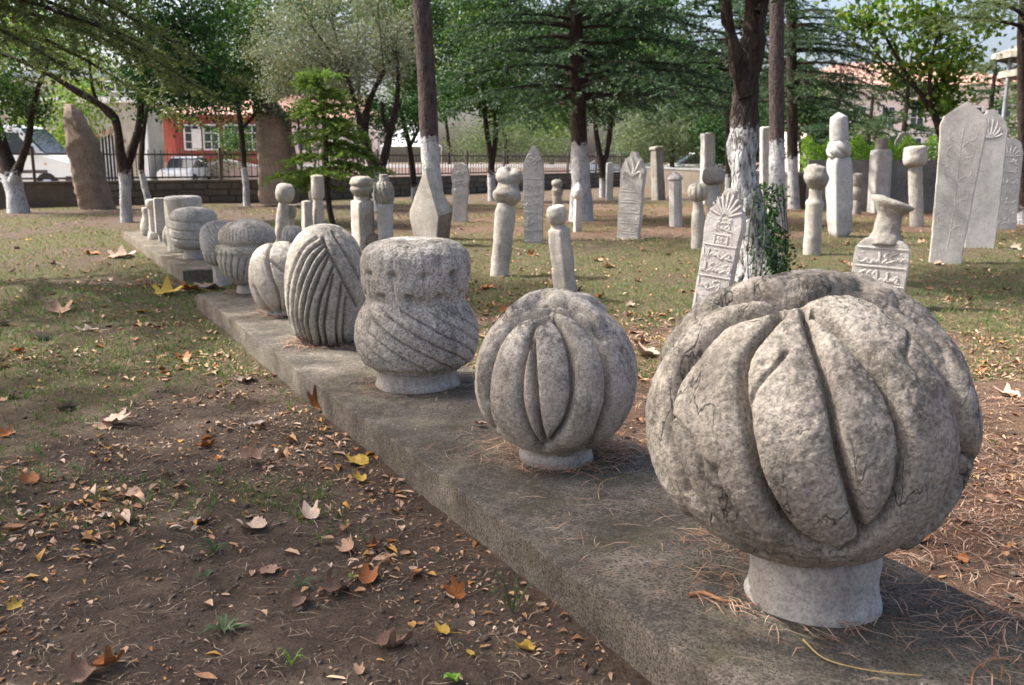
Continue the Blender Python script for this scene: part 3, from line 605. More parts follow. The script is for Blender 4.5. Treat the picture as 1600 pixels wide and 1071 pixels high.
def stele(label, base, tx, outline, mat, thick=0.1, yaw=-0.35, pitch=0.0, name='gravestone', seed=0, scallop=0):
    xb, yb = base; B = G(xb, yb, 0); s = mpp(B); yt = outline[-1][1]; c = 1 / math.cos(yaw)
    T = thing(name, label, 'gravestone', B, GR, lean_rot(B, tx, yb, yt, xb, yaw, pitch))
    pts = [(hw * s * c, (yb - y) * s * 1.02) for hw, y in outline]
    pts = [(pts[0][0], -0.15)] + pts
    right = []
    for (a, b) in zip(pts[:-1], pts[1:]):
        n = max(2, int(math.hypot(a[0] - b[0], a[1] - b[1]) / 0.05))
        for t in np.linspace(0, 1, n, endpoint=False): right.append((a[0] + (b[0] - a[0]) * t, a[1] + (b[1] - a[1]) * t))
    right.append(pts[-1]); r = np.array(right)
    jit = fbm(np.c_[r, np.full(len(r), seed * 3.1)], 7, 3, seed) * 0.012; r[:, 0] = np.maximum(r[:, 0] + jit, 0)
    if scallop:
        zt = r[:, 1].max(); k = np.clip((r[:, 1] - (zt - scallop)) / 0.05, 0, 1); r[:, 0] += k * 0.014 * np.sin(np.arctan2(r[:, 1] - (zt - scallop), r[:, 0] + 1e-6) * 14)
    L = [(-x, z) for x, z in r[::-1] if x > 0.004]; R = [tuple(q) for q in r if q[0] > 0.004]
    ring = R + [(0, r[-1][1])] + L
    bm = bmesh.new(); fr = [bm.verts.new((x, -thick / 2, z)) for x, z in ring]; f = bm.faces.new(fr)
    e = bmesh.ops.extrude_face_region(bm, geom=[f]); bmesh.ops.translate(bm, vec=(0, thick, 0), verts=[v for v in e['geom'] if isinstance(v, bmesh.types.BMVert)])
    bmesh.ops.recalc_face_normals(bm, faces=bm.faces)
    be = [ed for ed in bm.edges if len(ed.link_faces) == 2 and ed.link_faces[0].normal.dot(ed.link_faces[1].normal) < 0.4]
    bmesh.ops.bevel(bm, geom=be, offset=min(0.010, thick * .15), segments=2, affect='EDGES')
    bm_obj('slab', bm, mat, T)
    H = pts[-1][1]; W = max(p[0] for p in pts)
    return T, s, H, W, -thick / 2
lob = lambda k, a: (lambda T_, z, V: -a * (np.abs(((T_ * k / 6.2832) % 1) - .5) * 2) ** 3)
swl = lambda k, q, a: (lambda T_, z, V: -a * np.clip((np.abs(((T_ * k / 6.2832 + q * z) % 1) - .5) * 2 - .5) / .5, 0, 1))
ring_g = lambda z0, a, w=.06: (lambda T_, z, V: -a * np.exp(-((z - z0) / w) ** 2))
LS, OS, MB, MG = M['limestone'], M['old_stone'], M['marble'], M['marble_grey']
column('short leaning gravestone with smooth mushroom cap left of the young fir', (437, 388), 446, [('shaft', [(10, 388), (9, 335), (7, 318)], LS), ('turban', [(7, 319), (12, 315), (15, 306), (13, 295), (8, 290), (0, 289)], LS)], seed=1)
column('little gravestone with flat drum cap in front of the mushroom capped one', (455, 386), 454, [('shaft', [(7, 386), (6, 342)], LS), ('turban', [(6, 343), (9, 338), (9, 325), (8, 322), (0, 322)], OS)], seed=2)
column('small lobed dome stone peeking over the smooth turban', (457, 432), 457, [('shaft', [(12, 432), (11, 380)], LS), ('turban', [(12, 381), (17, 377), (16, 364), (10, 356), (0, 354)], LS, 0, lob(14, .02))], seed=3)
column('short plain square post with chipped top near the young fir', (481, 364), 479, [('shaft', [(8, 364), (7, 322), (6, 317), (0, 315)], LS, 4)], yaw=.6, seed=4)
column('gravestone post with tall cylinder cap right beside the young fir trunk', (498, 363), 496, [('shaft', [(9, 363), (7, 312)], LS, 4), ('turban', [(8, 313), (10, 306), (10, 283), (9, 278), (0, 276)], LS)], yaw=.5, seed=5)
T, s = column('broad bodied gravestone with grooved round turban right of the young fir', (568, 388), 565, [('shaft', [(15, 388), (15, 322), (11, 317), (10, 308)], LS, 4), ('turban', [(11, 309), (17, 302), (19, 292), (16, 283), (9, 280), (0, 280)], OS, 0, ring_g(.5, .02, .1))], yaw=.7, seed=6)
column('gravestone with twisted ball turban and small knob top left of the pointed wedge', (603, 388), 600, [('shaft', [(13, 388), (14, 328), (11, 321)], MG, 4), ('turban', [(11, 322), (15, 312), (14, 297), (9, 288)], OS, 0, swl(12, 1.2, .02)), ('knob', [(7, 290), (7, 279), (6, 277), (0, 277)], OS)], yaw=.15, seed=7)
# brown boulder
def boulder(label, base, r_px, mat, sq=(1, .8, .8), name='boulder', cat='stone', seed=0):
    B = G(*base); s = mpp(B) * r_px; bm = bmesh.new(); bmesh.ops.create_icosphere(bm, subdivisions=3, radius=1)
    for v in bm.verts:
        p = np.array(v.co)[None]; k = 1 + .35 * fbm(p + seed, 1.2, 3, seed)[0]; v.co = Vector((v.co.x * sq[0] * s * k, v.co.y * sq[1] * s * k, v.co.z * sq[2] * s * k + s * sq[2] * .6))
    o = bm_obj(name, bm, mat, None, True); o.location = B; return tag(o, label, cat)
boulder('brown rounded boulder at the foot of the broad bodied gravestone', (582, 388), 15, M['menhir'], (1, .9, 1.0), seed=4)
# wedge shaped stone
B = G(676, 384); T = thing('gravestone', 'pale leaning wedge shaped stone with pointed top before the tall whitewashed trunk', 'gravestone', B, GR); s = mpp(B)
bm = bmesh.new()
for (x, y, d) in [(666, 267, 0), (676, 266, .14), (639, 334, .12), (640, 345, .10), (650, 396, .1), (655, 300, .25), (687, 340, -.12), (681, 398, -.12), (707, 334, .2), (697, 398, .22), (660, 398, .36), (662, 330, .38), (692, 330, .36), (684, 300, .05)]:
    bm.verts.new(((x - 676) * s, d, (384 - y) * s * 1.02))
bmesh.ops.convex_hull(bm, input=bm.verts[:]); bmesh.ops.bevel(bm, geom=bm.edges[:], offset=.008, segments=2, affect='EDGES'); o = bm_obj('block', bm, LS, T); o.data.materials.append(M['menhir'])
for p in o.data.polygons: p.material_index = 1 if (p.normal.x > .45 and p.center.z < .47) else 0  # weathered brown on the lower right faces, also painting in their shade
r = np.random.default_rng(3)
T, s, H, W, fy = stele('narrow pale stele with leafy scroll carving right of the wedge stone', (719, 347), 720, [(11, 347), (11, 312), (13, 302), (12, 292), (14, 282), (13, 268), (9, 261), (0, 258)], MG, .1, -.15, seed=8)
strokes_part(sum([scroll_lines(x * W, H * z, .085, r, 4) for z in (.5, .66, .82) for x in (-.35, .35)], []), .012, MG, T, 'carved_scroll', fy - .004, .8)
column('leaning round column with big folded turban in the middle of the grass', (780, 433), 796, [('shaft', [(14, 433), (15, 385), (16, 337), (14, 327), (11, 319)], LS), ('turban', [(12, 321), (21, 313), (24, 306), (21, 299), (17, 292), (19, 284), (16, 275), (9, 271), (0, 270)], LS, 0, lambda T_, z, V: .022 * np.cos(T_ * 2 + 1 + 5 * z))], seed=9)
T, s, H, W, fy = stele('tall slender stele with pointed top and four carved square panels', (834, 379), 834, [(14, 379), (15, 330), (16, 284), (16.5, 282), (15.5, 262), (9, 246), (3, 236), (0, 233)], MG, .1, -.12, seed=10)
for k, (ya, yb_) in enumerate(((283, 307), (309, 332), (334, 359), (361, 377))):
    za, zb = (379 - yb_) * s * 1.02, (379 - ya) * s * 1.02; w = W * .80; ln = [[(-w, za), (0, za), (w, za)], [(-w, zb), (0, zb), (w, zb)]]
    if k < 3: ln += scroll_lines(-w * .5, (za + zb) / 2, .085, r, 5) + scroll_lines(w * .5, (za + zb) / 2, .085, r, 5)
    strokes_part(ln, .0095, MG, T, 'carved_panel', fy - .003, .8)
strokes_part(scroll_lines(0, H * .83, .12, r, 8), .009, MG, T, 'carved_scroll', fy - .003, .8)
column('small post with twisted two fold turban behind the angular dome stone', (870, 348), 871, [('shaft', [(7, 348), (7, 306)], OS), ('turban', [(7, 307), (9, 300), (7, 295), (9, 289), (6, 284), (0, 283)], OS)], seed=11)
column('leaning angular stone with chipped base and smooth dome cap', (885, 468), 869, [('shaft', [(16, 468), (15, 420), (14, 366), (10, 358), (9, 352)], LS, 4), ('turban', [(9, 354), (14, 348), (16, 338), (13, 328), (7, 325), (0, 324)], LS)], yaw=.9, seed=12)
column('thin stone post with pointed bud top before the whitewashed cedar', (902, 362), 903, [('shaft', [(6, 362), (5, 317), (3, 313)], MB, 4), ('turban', [(4, 314), (8, 308), (8, 299), (5, 293), (1, 288), (0, 288)], MB)], yaw=.3, seed=13)
T, s, H, W, fy = stele('pale stele with carved flower crown and rows of inscription', (982, 374), 992, [(16, 374), (17, 340), (17, 280), (18, 270), (14, 262), (11, 254), (6, 249), (2, 243), (0, 243)], MB, .17, -.35, seed=14, scallop=.3)
strokes_part([[(0, H * .72), (.02, H * .82), (-.02, H * .94)], [(0, H * .72), (.07, H * .83), (.10, H * .9)], [(0, H * .72), (-.07, H * .83), (-.10, H * .9)], [(0, H * .72), (.12, H * .78), (.13, H * .7)], [(0, H * .72), (-.12, H * .78), (-.13, H * .7)]], .016, MB, T, 'carved_flower', fy - .006, .9)
for k in range(5):
    z0 = H * (.08 + k * .12); strokes_part(script_lines(-W * .75, W * .75, z0, z0 + H * .085, r) + [[(-W * .85, z0 - .012), (0, z0 - .012), (W * .85, z0 - .012)]], .007, MB, T, 'inscription_row', fy - .003, .7)
column('plain tall square pillar standing at the low wall', (1029, 313), 1026, [('shaft', [(9, 313), (8, 240), (8, 238)], OS, 4), ('cap', [(9, 238), (9, 233), (0, 232)], OS, 4)], yaw=.55, seed=15)
column('slim eight sided post with small pointed cap', (1056, 354), 1055, [('shaft', [(10, 354), (9, 284)], MG, 8), ('cap', [(10, 284), (11, 281), (7, 276), (1, 271), (0, 271)], MG, 8)], seed=16)
column('round column with lobed pumpkin turban left of the gnarled tree', (1091, 388), 1091, [('shaft', [(11, 388), (10, 338), (9, 332), (7, 316)], LS), ('turban', [(7, 317), (13, 313), (16, 304), (14, 295), (8, 290), (0, 289)], LS, 0, lob(10, .02))], seed=17)
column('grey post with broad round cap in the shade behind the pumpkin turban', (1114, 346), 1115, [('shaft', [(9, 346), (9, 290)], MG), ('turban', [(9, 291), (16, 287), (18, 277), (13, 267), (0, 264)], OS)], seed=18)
column('tall plain grey pillar behind the broad capped post', (1106, 319), 1106, [('shaft', [(11, 319), (10, 222), (9, 215), (0, 212)], MG, 4)], yaw=.2, seed=19)
column('short thin whitish post beside the forked thin tree', (952, 313), 953, [('shaft', [(6, 313), (6, 262), (4, 257), (0, 256)], MG, 4)], seed=20)
column('pale slab half hidden behind the gnarled tree', (1197, 330), 1197, [('shaft', [(9, 330), (9, 214), (6, 207), (0, 205)], MG, 4)], seed=21)
# leaning inscribed stele with a fan top
T, s, H, W, fy = stele('leaning pale inscribed stele with fan shaped top before the gnarled tree', (1105, 513), 1142, [(23, 513), (24, 460), (25, 400), (26, 352), (25, 342), (22, 332), (15, 318), (7, 306), (0, 300)], MB, .13, -.42, seed=22, scallop=.2)
fan = [[(0.02 * math.cos(a), H * .80 + .02 * math.sin(a)), (.07 * math.cos(a), H * .80 + .09 * math.sin(a)), (.115 * math.cos(a), H * .80 + .165 * math.sin(a))] for a in np.linspace(.25, math.pi - .25, 9)]
strokes_part(fan, .008, MB, T, 'carved_fan', fy - .003, .7)
strokes_part(script_lines(-.06, .06, H * .70, H * .77, r) + script_lines(-.05, .05, H * .745, H * .80, r), .0055, MB, T, 'inscription_row', fy - .003, .7)
strokes_part([[(-.045, H * .60), (0, H * .60), (.045, H * .60)], [(.045, H * .60), (.045, H * .64), (.045, H * .675)], [(.045, H * .675), (0, H * .675), (-.045, H * .675)], [(-.045, H * .675), (-.045, H * .64), (-.045, H * .60)]] + script_lines(-.03, .035, H * .61, H * .665, r), .005, MB, T, 'inscription_row', fy - .003, .7)
for k, z in enumerate((.50, .40, .28, .17, .06)):
    ln = script_lines(-W * .82, W * .78, H * z, H * (z + .085), r)
    if k in (0, 2): ln.append([(-W * .88, H * (z + .098)), (0, H * (z + .098)), (W * .88, H * (z + .098))])
    if k == 4: ln = [[(x, H * .06), (x + .006, H * .115)] for x in (-.05, -.02, .01)]
    strokes_part(ln, .006, MB, T, 'inscription_row', fy - .003, .75)
column('leaning round column with tilted folded turban right of the whitewashed trunks', (1268, 398), 1277, [('shaft', [(13, 398), (13, 335), (14, 320), (10, 313), (9, 298)], LS), ('turban', [(9, 300), (15, 292), (19, 283), (17, 274), (13, 265), (0, 262)], OS, 0, lambda T_, z, V: .012 * np.cos(T_ + 4 * z))], seed=24)
T, s = column('tall stone with twisted turban under a tall cylinder hat', (1312, 372), 1311, [('shaft', [(10, 372), (15, 358), (17, 300), (16, 262), (13, 250)], MG, 4), ('turban', [(13, 252), (18, 245), (18, 236), (14, 227)], MG, 0, swl(5, 1.4, .03)), ('hat', [(13, 229), (13, 196), (9, 190), (1, 185), (0, 185)], MG)], yaw=.25, seed=25)
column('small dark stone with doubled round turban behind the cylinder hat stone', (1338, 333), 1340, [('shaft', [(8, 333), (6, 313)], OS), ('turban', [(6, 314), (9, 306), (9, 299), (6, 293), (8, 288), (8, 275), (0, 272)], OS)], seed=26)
column('plain grey tapering stone with small cap against the grey wall', (1372, 331), 1378, [('shaft', [(14, 331), (14, 248), (9, 238)], MG, 4), ('cap', [(9, 239), (9, 224), (7, 221), (0, 221)], OS)], yaw=.1, seed=27)
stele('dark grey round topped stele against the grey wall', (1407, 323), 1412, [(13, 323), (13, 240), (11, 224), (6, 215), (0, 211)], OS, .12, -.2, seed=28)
column('post with heavy rounded block cap left of the dark bush', (1432, 353), 1430, [('shaft', [(10, 353), (10, 262)], LS), ('turban', [(11, 263), (17, 257), (17, 241), (14, 234), (0, 233)], LS)], seed=29)
# broken stele with flared collar
T, s, H, W, fy = stele('broken inscribed stele with flared collar top behind the largest turban', (1368, 476), 1382, [(34, 476), (36, 440), (37, 400), (36, 390), (32, 383), (25, 377), (0, 372)], MB, .17, -.42, seed=30)
for k, z in enumerate((.60, .33, .06)):
    strokes_part(script_lines(-W * .86, W * .8, H * z, H * (z + .2), r) + [[(-W * .9, H * (z + .235)), (0, H * (z + .235)), (W * .9, H * (z + .235))]], .0085, MB, T, 'inscription_row', fy - .004, .8)
pf = smooth_prof([(.03, (476 - 384) * s), (27 * s, (476 - 382) * s), (21 * s, (476 - 364) * s), (19.5 * s, (476 - 350) * s), (20 * s, (476 - 338) * s), (25 * s, (476 - 328) * s), (31 * s, (476 - 321) * s), (31 * s, (476 - 316) * s), (22 * s, (476 - 313) * s), (.001, (476 - 313) * s)], 60)
V, Fq, N, TH, Z = lathe_grid(pf, 64); k = np.clip((Z - Z.min()) / (Z.max() - Z.min()), 0, 1); V += N * (fbm(V, 8, 3, 77) * .014 + fbm(V, 35, 2, 78) * .005)[:, None]; V[:, 2] += -k ** 3 * V[:, 0] * .30; V[:, 0] += k * .03
V[:, 1] *= .8; mesh('collar', V, Fq, M['old_stone'], T, True)
# tall stones at right
T, s, H, W, fy = stele('tallest pale stele with pointed arch top at right', (1476, 412), 1510, [(21, 412), (24, 335), (28.5, 235), (31, 206), (27, 193), (12, 180), (3, 173), (0, 172)], MB, .13, -.36, seed=31)
ln = [[(0, H * .08), (.01, H * .4), (-.005, H * .7), (.005, H * .85)]] + [[(0, H * z), (d * .06, H * (z + .04)), (d * .12, H * (z + .05)), (d * .14, H * (z + .09)), (d * .10, H * (z + .11))] for z in (.2, .36, .5, .62, .72) for d in (-1, 1)]
strokes_part(ln, .004, MB, T, 'carved_plant', fy - .001, .4)
T, s, H, W, fy = stele('tall grey stele with scalloped fan top behind the tallest one', (1530, 389), 1549, [(20, 389), (22, 260), (23, 212), (20, 200), (12, 190), (5, 184), (0, 182)], MG, .12, -.34, seed=32, scallop=.3)
strokes_part([[(0, H * .8), (.1 * math.cos(a), H * .8 + .1 * math.sin(a)), (.15 * math.cos(a), H * .8 + .24 * math.sin(a))] for a in np.linspace(.2, math.pi - .2, 8)], .012, MG, T, 'carved_fan', fy - .004, .8)
T, s, H, W, fy = stele('grey stele with shell carved round top and many rows of inscription', (1567, 359), 1577, [(17, 359), (18.5, 270), (19, 256), (20, 244), (16, 230), (8, 223), (0, 222)], MG, .12, -.25, seed=33)
strokes_part([[(0, H * .80), (.1 * math.cos(a), H * .80 + .08 * math.sin(a)), (.18 * math.cos(a), H * .80 + .2 * math.sin(a))] for a in np.linspace(0.05, math.pi - .05, 8)] + scroll_lines(-.1, H * .75, .09, r, 3) + scroll_lines(.1, H * .75, .09, r, 3), .013, MG, T, 'carved_shell', fy - .005, .8)
for k in range(6):
    z0 = H * (.06 + k * .11); strokes_part(script_lines(-W * .78, W * .78, z0, z0 + H * .08, r), .0085, MG, T, 'inscription_row', fy - .003, .8)
stele('plain grey slab cut by the right edge of the view', (1601, 349), 1609, [(14, 349), (14, 264), (9, 257), (0, 254)], MG, .1, -.2, seed=34)
# standing stones at left
def menhir(label, pts_px, Yd, seed, thick):
    """pts_px: outline as (left,right,row) from base to top"""
    B = at((pts_px[0][0] + pts_px[0][1]) / 2, pts_px[0][2], Yd); B[2] = -0.05; s = mpp(B); m = 40; n = 44
    q = smooth_nd(np.array(pts_px, float), m); th = np.linspace(0, 2 * np.pi, n, endpoint=False); V = []
    for l_, r_, y in q:
        c = at((l_ + r_) / 2, y, Yd) - B; hw = (r_ - l_) / 2 * s; k = np.sign(np.cos(th)) * np.abs(np.cos(th)) ** .4; k2 = np.sign(np.sin(th)) * np.abs(np.sin(th)) ** .75
        V.append(np.stack([c[0] + hw * k, np.minimum(hw * 1.2, thick) * k2, np.full(n, c[2])], 1))
    V = np.vstack(V); i = np.arange(m - 1)[:, None] * n; j = np.arange(n)[None]; kk = (j + 1) % n
    V += (fbm(V, 1.2, 2, seed) * .09 + fbm(V, 6, 4, seed + 4) * .05)[:, None] * np.array([1, 1, .3]); V = np.vstack([V, V[-n:].mean(0)]); t = len(V) - 1
    Fq = [tuple(f) for f in np.stack([i + j, i + kk, i + n + kk, i + n + j], 2).reshape(-1, 4).tolist()] + [((m - 1) * n + a, (m - 1) * n + (a + 1) % n, t) for a in range(n)]
    o = mesh('standing_stone', V, Fq, M['menhir'], None, True, B); return tag(o, label, 'standing stone')
menhir('broad brown standing stone leaning left behind the forked tree', [(130, 178, 332), (126, 172, 312), (115, 160, 262), (106, 146, 215), (98, 126, 178), (96, 114, 167), (97, 109, 164)], 22.6, 5, .38)
menhir('tall brown standing stone with slanting right shoulder behind the young fir', [(411, 465, 318), (408, 465, 300), (405, 463, 250), (404, 456, 210), (406, 447, 180), (408, 434, 163), (410, 428, 159)], 24.9, 8, .45)

# ------------------------------------------------------------------ walls and fence
def wall_run(name, label, P0, P1, z1, th, mat, cap, course=None, seed=0):
    P0 = np.array(P0); P1 = np.array(P1); L = np.linalg.norm(P1 - P0); ang = math.atan2(P1[1] - P0[1], P1[0] - P0[0])
    T = thing(name, label, 'wall', (P0[0], P0[1], 0), rot=(0, 0, ang))
    box('wall_body', 0, L, -th / 2, th / 2, -0.2, z1, mat, T)
    if cap: box('coping', -.02, L + .02, -th / 2 - .03, th / 2 + .03, z1 + .003, z1 + .075, cap, T, .012)
    return T, L, ang
W0, W1, W2 = WALL_PTS
bmk = bmesh.new(); box_bm(bmk, -.32, .32, -.035, .035, -.083, .083); bmesh.ops.bevel(bmk, geom=bmk.edges[:], offset=.018, segments=1, affect='EDGES')
blk_me = bpy.data.meshes.new('stone'); bmk.to_mesh(blk_me); bmk.free(); blk_me.materials.append(M['wall_stone'])
rw = np.random.default_rng(5)
M['iron'] = simple('iron', (0.075, 0.058, 0.05), 0.6, 0.2, 0.3, 10)
pic_me = qme = None
for wl_, fl_, Pa, Pb, skip in (('low dark stone boundary wall at left carrying the iron fence', 'brown iron picket fence on the left stretch of the boundary wall', W0, W1, 6.0), ('low dark stone boundary wall receding behind the middle gravestones', 'brown iron picket fence on the receding middle stretch of wall', W1 + (W2 - W1) * .012, W2, 0.3)):
    T, L, ang = wall_run('boundary_wall', wl_, Pa, Pb, .56, .34, M['wall_stone'], M['wall_stone'])
    cnt = 0
    for row in range(3):
        x = (row % 2) * .35 + skip
        while x < L - .8 and cnt < 150:
            w = rw.uniform(.45, .75); o = bpy.data.objects.new('stone', blk_me); o.location = (x + w / 2, -.17 - rw.uniform(0, .012), .10 + row * .18 + rw.uniform(-.006, .006)); o.scale = (w / .66, 1, 1)
            link(o, T); x += w + .02; cnt += 1
    Tf = thing('iron_fence', fl_, 'fence', (Pa[0], Pa[1], .64), rot=(0, 0, ang))
    for z in (.07, .67): box('rail', .2, L - .2, -.02, .02, z - .022, z + .022, M['iron'], Tf)
    x = skip
    while x < L - .3:
        if pic_me is None: pic_me = box('picket', -.011, .011, -.011, .011, 0.03, .80, M['iron'], Tf).data; bpy.data.objects['picket'].location = (x, .034, 0)
        else: o = bpy.data.objects.new('picket', pic_me); o.location = (x, .034, 0); link(o, Tf)
        x += .16
    x = .4
    while x < L - .1:
        if qme is None: o = box('fence_post', -.035, .035, -.035, .035, -.02, .86, M['iron'], Tf); qme = o.data
        else: o = bpy.data.objects.new('fence_post', qme); link(o, Tf)
        o.location = (x, -.06, 0); x += 2.3
PA = W2 + np.array([.3, 0]); PB = at(1250, 300, 22.6)[:2]; PC = at(1500, 300, 21.8)[:2]
wall_run('boundary_wall', 'low brown stone wall section behind the plain square pillar', PA, PB, .80, .3, M['wall_stone'], M['wall_grey'])
wall_run('garden_wall', 'plain grey rendered wall under the bright hedge', PB + np.array([.16, 0]), PC, 1.16, .3, M['wall_grey'], None)
wall_run('garden_wall', 'grey rendered wall running behind the stones at the right edge', PC + np.array([.3, .4]), PC + np.array([10, .8]), 1.1, .3, M['wall_grey'], None)

# ------------------------------------------------------------------ buildings
M['red_wall'] = simple('red_wall', (0.25, 0.05, 0.047), .8, 0, .15, 3)
M['red_side'] = simple('red_side', (0.40, 0.12, 0.095), .8, 0, .12, 3)  # lighter copy of the house red: sunlight on the side put into the colour
M['white_paint'] = simple('white_paint', (0.72, 0.71, 0.69), .6, 0, .08, 5)
M['roof_tile'] = simple('roof_tile', (0.40, 0.225, 0.175), .85, 0, .3, 9, .4)
M['ashlar'] = stone_mat('ashlar', (0.50, 0.46, 0.38), (0.34, 0.31, 0.25), .3, 1.5, .2, .2, .4, .1)
M['pink_stone'] = simple('pink_stone', (0.52, 0.40, 0.35), .85, 0, .15, 2)
M['plaster'] = simple('plaster', (0.60, 0.52, 0.47), .85, 0, .1, 1)
M['brick'] = simple('brick', (0.28, 0.13, 0.10), .85, 0, .25, 5)
M['lead'] = simple('lead', (0.33, 0.36, 0.40), .6, 0, .12, 2)
M['green_awning'] = simple('green_awning', (0.40, 0.38, 0.33), .8, 0, .08, 2)
gm, nt, n_, l_, b_ = mat_new('glass_dark'); b_.inputs['Base Color'].default_value = (0.05, 0.06, 0.07, 1); b_.inputs['Roughness'].default_value = .08; M['glass'] = gm
def tile_roof(name, x0, x1, y0, y1, ze, zr, parent, hip=0.0, pitch_n=60):
    """corrugated roof, ridge along x, hipped by hip metres"""
    A = Acc(); ym = (y0 + y1) / 2; us = np.linspace(0, 1, pitch_n * 4 + 1)
    for ya in (y0, y1):
        Xe = x0 + (x1 - x0) * us; Xr = x0 + hip + (x1 - x0 - 2 * hip) * us; w = .05 * np.abs(np.sin(us * pitch_n * np.pi)); rows = []
        for t in np.linspace(0, 1, 9):
            rows.append(np.stack([Xe * (1 - t) + Xr * t, np.full_like(us, ya * (1 - t) + ym * t), ze * (1 - t) + zr * t + w + .02 * ((t * 8) % 1)], 1))
        V = np.vstack(rows); n = len(us); i = np.arange(8)[:, None] * n; j = np.arange(n - 1)[None]; A.add(V, np.stack([i + j, i + j + 1, i + n + j + 1, i + n + j], 2).reshape(-1, 4))
    if hip:
        for xa, xb_ in ((x0, x0 + hip), (x1, x1 - hip)):
            vs = np.linspace(0, 1, 61); rows = []
            for t in np.linspace(0, 1, 9): rows.append(np.stack([np.full_like(vs, xa * (1 - t) + xb_ * t), (y0 + (y1 - y0) * vs) * (1 - t) + ym * t, ze * (1 - t) + zr * t + .05 * np.abs(np.sin(vs * 20 * np.pi))], 1))
            V = np.vstack(rows); n = 61; i = np.arange(8)[:, None] * n; j = np.arange(n - 1)[None]; A.add(V, np.stack([i + j, i + j + 1, i + n + j + 1, i + n + j], 2).reshape(-1, 4))
    return A.build(name, M['roof_tile'], parent)
def window(x0, x1, z0, z1, y, parent, nx=2, nz=3, fm=None):
    """window in the wall face at local y, facing -y"""
    fm = fm or M['white_paint']; bm = bmesh.new(); f = .07
    for (a, b, c, d) in ((x0, x0 + f, z0, z1), (x1 - f, x1, z0, z1), (x0 + f, x1 - f, z0, z0 + f), (x0 + f, x1 - f, z1 - f, z1)): box_bm(bm, a, b, y - .06, y + .03, c, d)
    for k in range(1, nx): xx = x0 + (x1 - x0) * k / nx; box_bm(bm, xx - .02, xx + .02, y - .045, y + .02, z0 + f, z1 - f)
    for k in range(1, nz): zz_ = z0 + (z1 - z0) * k / nz; box_bm(bm, x0 + f, x1 - f, y - .04, y + .015, zz_ - .02, zz_ + .02)
    w = bm_obj('window', bm, fm, parent); box('pane', x0 + f * .5, x1 - f * .5, y - .012, y - .004, z0 + f * .5, z1 - f * .5, M['glass'], w); return w
# red house
HY = 45.5; x0 = at(250, 230, HY)[0]; x1 = at(412, 230, HY)[0]; HS = HY / F_PX * 1.02
T = thing('red_house', 'dark red house with tiled hip roof and white windows beyond the fence', 'house', (x0, HY, 0)); Lh = x1 - x0
zt = lambda y: CAM_H + (HORIZON - y) * HS
box('wall', .75, Lh, 0, 6, 0, zt(186), M['red_wall'], T); box('side_wing', 0, .747, .6, 6, 0, zt(188), M['red_side'], T)
tile_roof('roof', -.35, Lh + .4, -.5, 6.6, zt(185), zt(158), T, 1.6, 24)
box('eaves', -.33, Lh + .35, -.45, 6.5, zt(188), zt(185.5), M['red_side'], T)
for a in (288, 318, 350, 382): xa = at(a, 220, HY)[0] - x0; window(xa, xa + .78, zt(236), zt(198), 0, T, 2, 3)
box('wall_sign', at(302, 220, HY)[0] - x0, at(316, 220, HY)[0] - x0, -.13, -.09, zt(233), zt(205), M['white_paint'], T)
bx0 = at(292, 270, 43.5)[0]; T = thing('stone_stair', 'pinkish stone stair parapet with pale coping before the red house', 'stairs', (bx0, 43.5, .05))
V = [(0, 0, 0), (3.2, 0, 0), (3.2, 0, .75), (1.6, 0, 1.05), (0, 0, .25)]; bm = bmesh.new(); f = bm.faces.new([bm.verts.new(v) for v in V]); e = bmesh.ops.extrude_face_region(bm, geom=[f]); bmesh.ops.translate(bm, vec=(0, .3, 0), verts=[v for v in e['geom'] if isinstance(v, bmesh.types.BMVert)]); bm_obj('parapet', bm, M['pink_stone'], T)
for k in range(5): box('step', 3.3 + k * .3, 3.6 + k * .3 - .003, 0.31, 1.8, 0, .75 - k * .15, M['pink_stone'], T)
V = [(-.05, -.03, .27), (1.6, -.03, 1.07), (3.25, -.03, .77), (3.25, -.03, .87), (1.6, -.03, 1.18), (-.05, -.03, .38)]; bm = bmesh.new(); f = bm.faces.new([bm.verts.new(v) for v in V]); e = bmesh.ops.extrude_face_region(bm, geom=[f]); bmesh.ops.translate(bm, vec=(0, .36, 0), verts=[v for v in e['geom'] if isinstance(v, bmesh.types.BMVert)]); bm_obj('coping', bm, M['white_paint'], T)
PHY = 55.0; PS = PHY / F_PX * 1.02; zt = lambda y: CAM_H + (HORIZON - y) * PS; x0 = at(405, 230, PHY)[0]; x1 = at(590, 230, PHY)[0]; T = thing('pale_house', 'pale house with faded pink tiled roof behind the young fir', 'house', (x0, PHY, 0)); Lp = x1 - x0
box('wall', 0, Lp, 0, 5, 0, zt(192), M['plaster'], T); tile_roof('roof', -.3, Lp + .3, -.5, 5.5, zt(191), zt(152), T, 1.5, 26); box('eaves', -.28, Lp + .28, -.45, 5.4, zt(192) + .003, zt(191.2), M['white_paint'], T)
for k in range(4): window(.6 + k * 1.6, 1.5 + k * 1.6, zt(238), zt(205), 0, T, 2, 2)
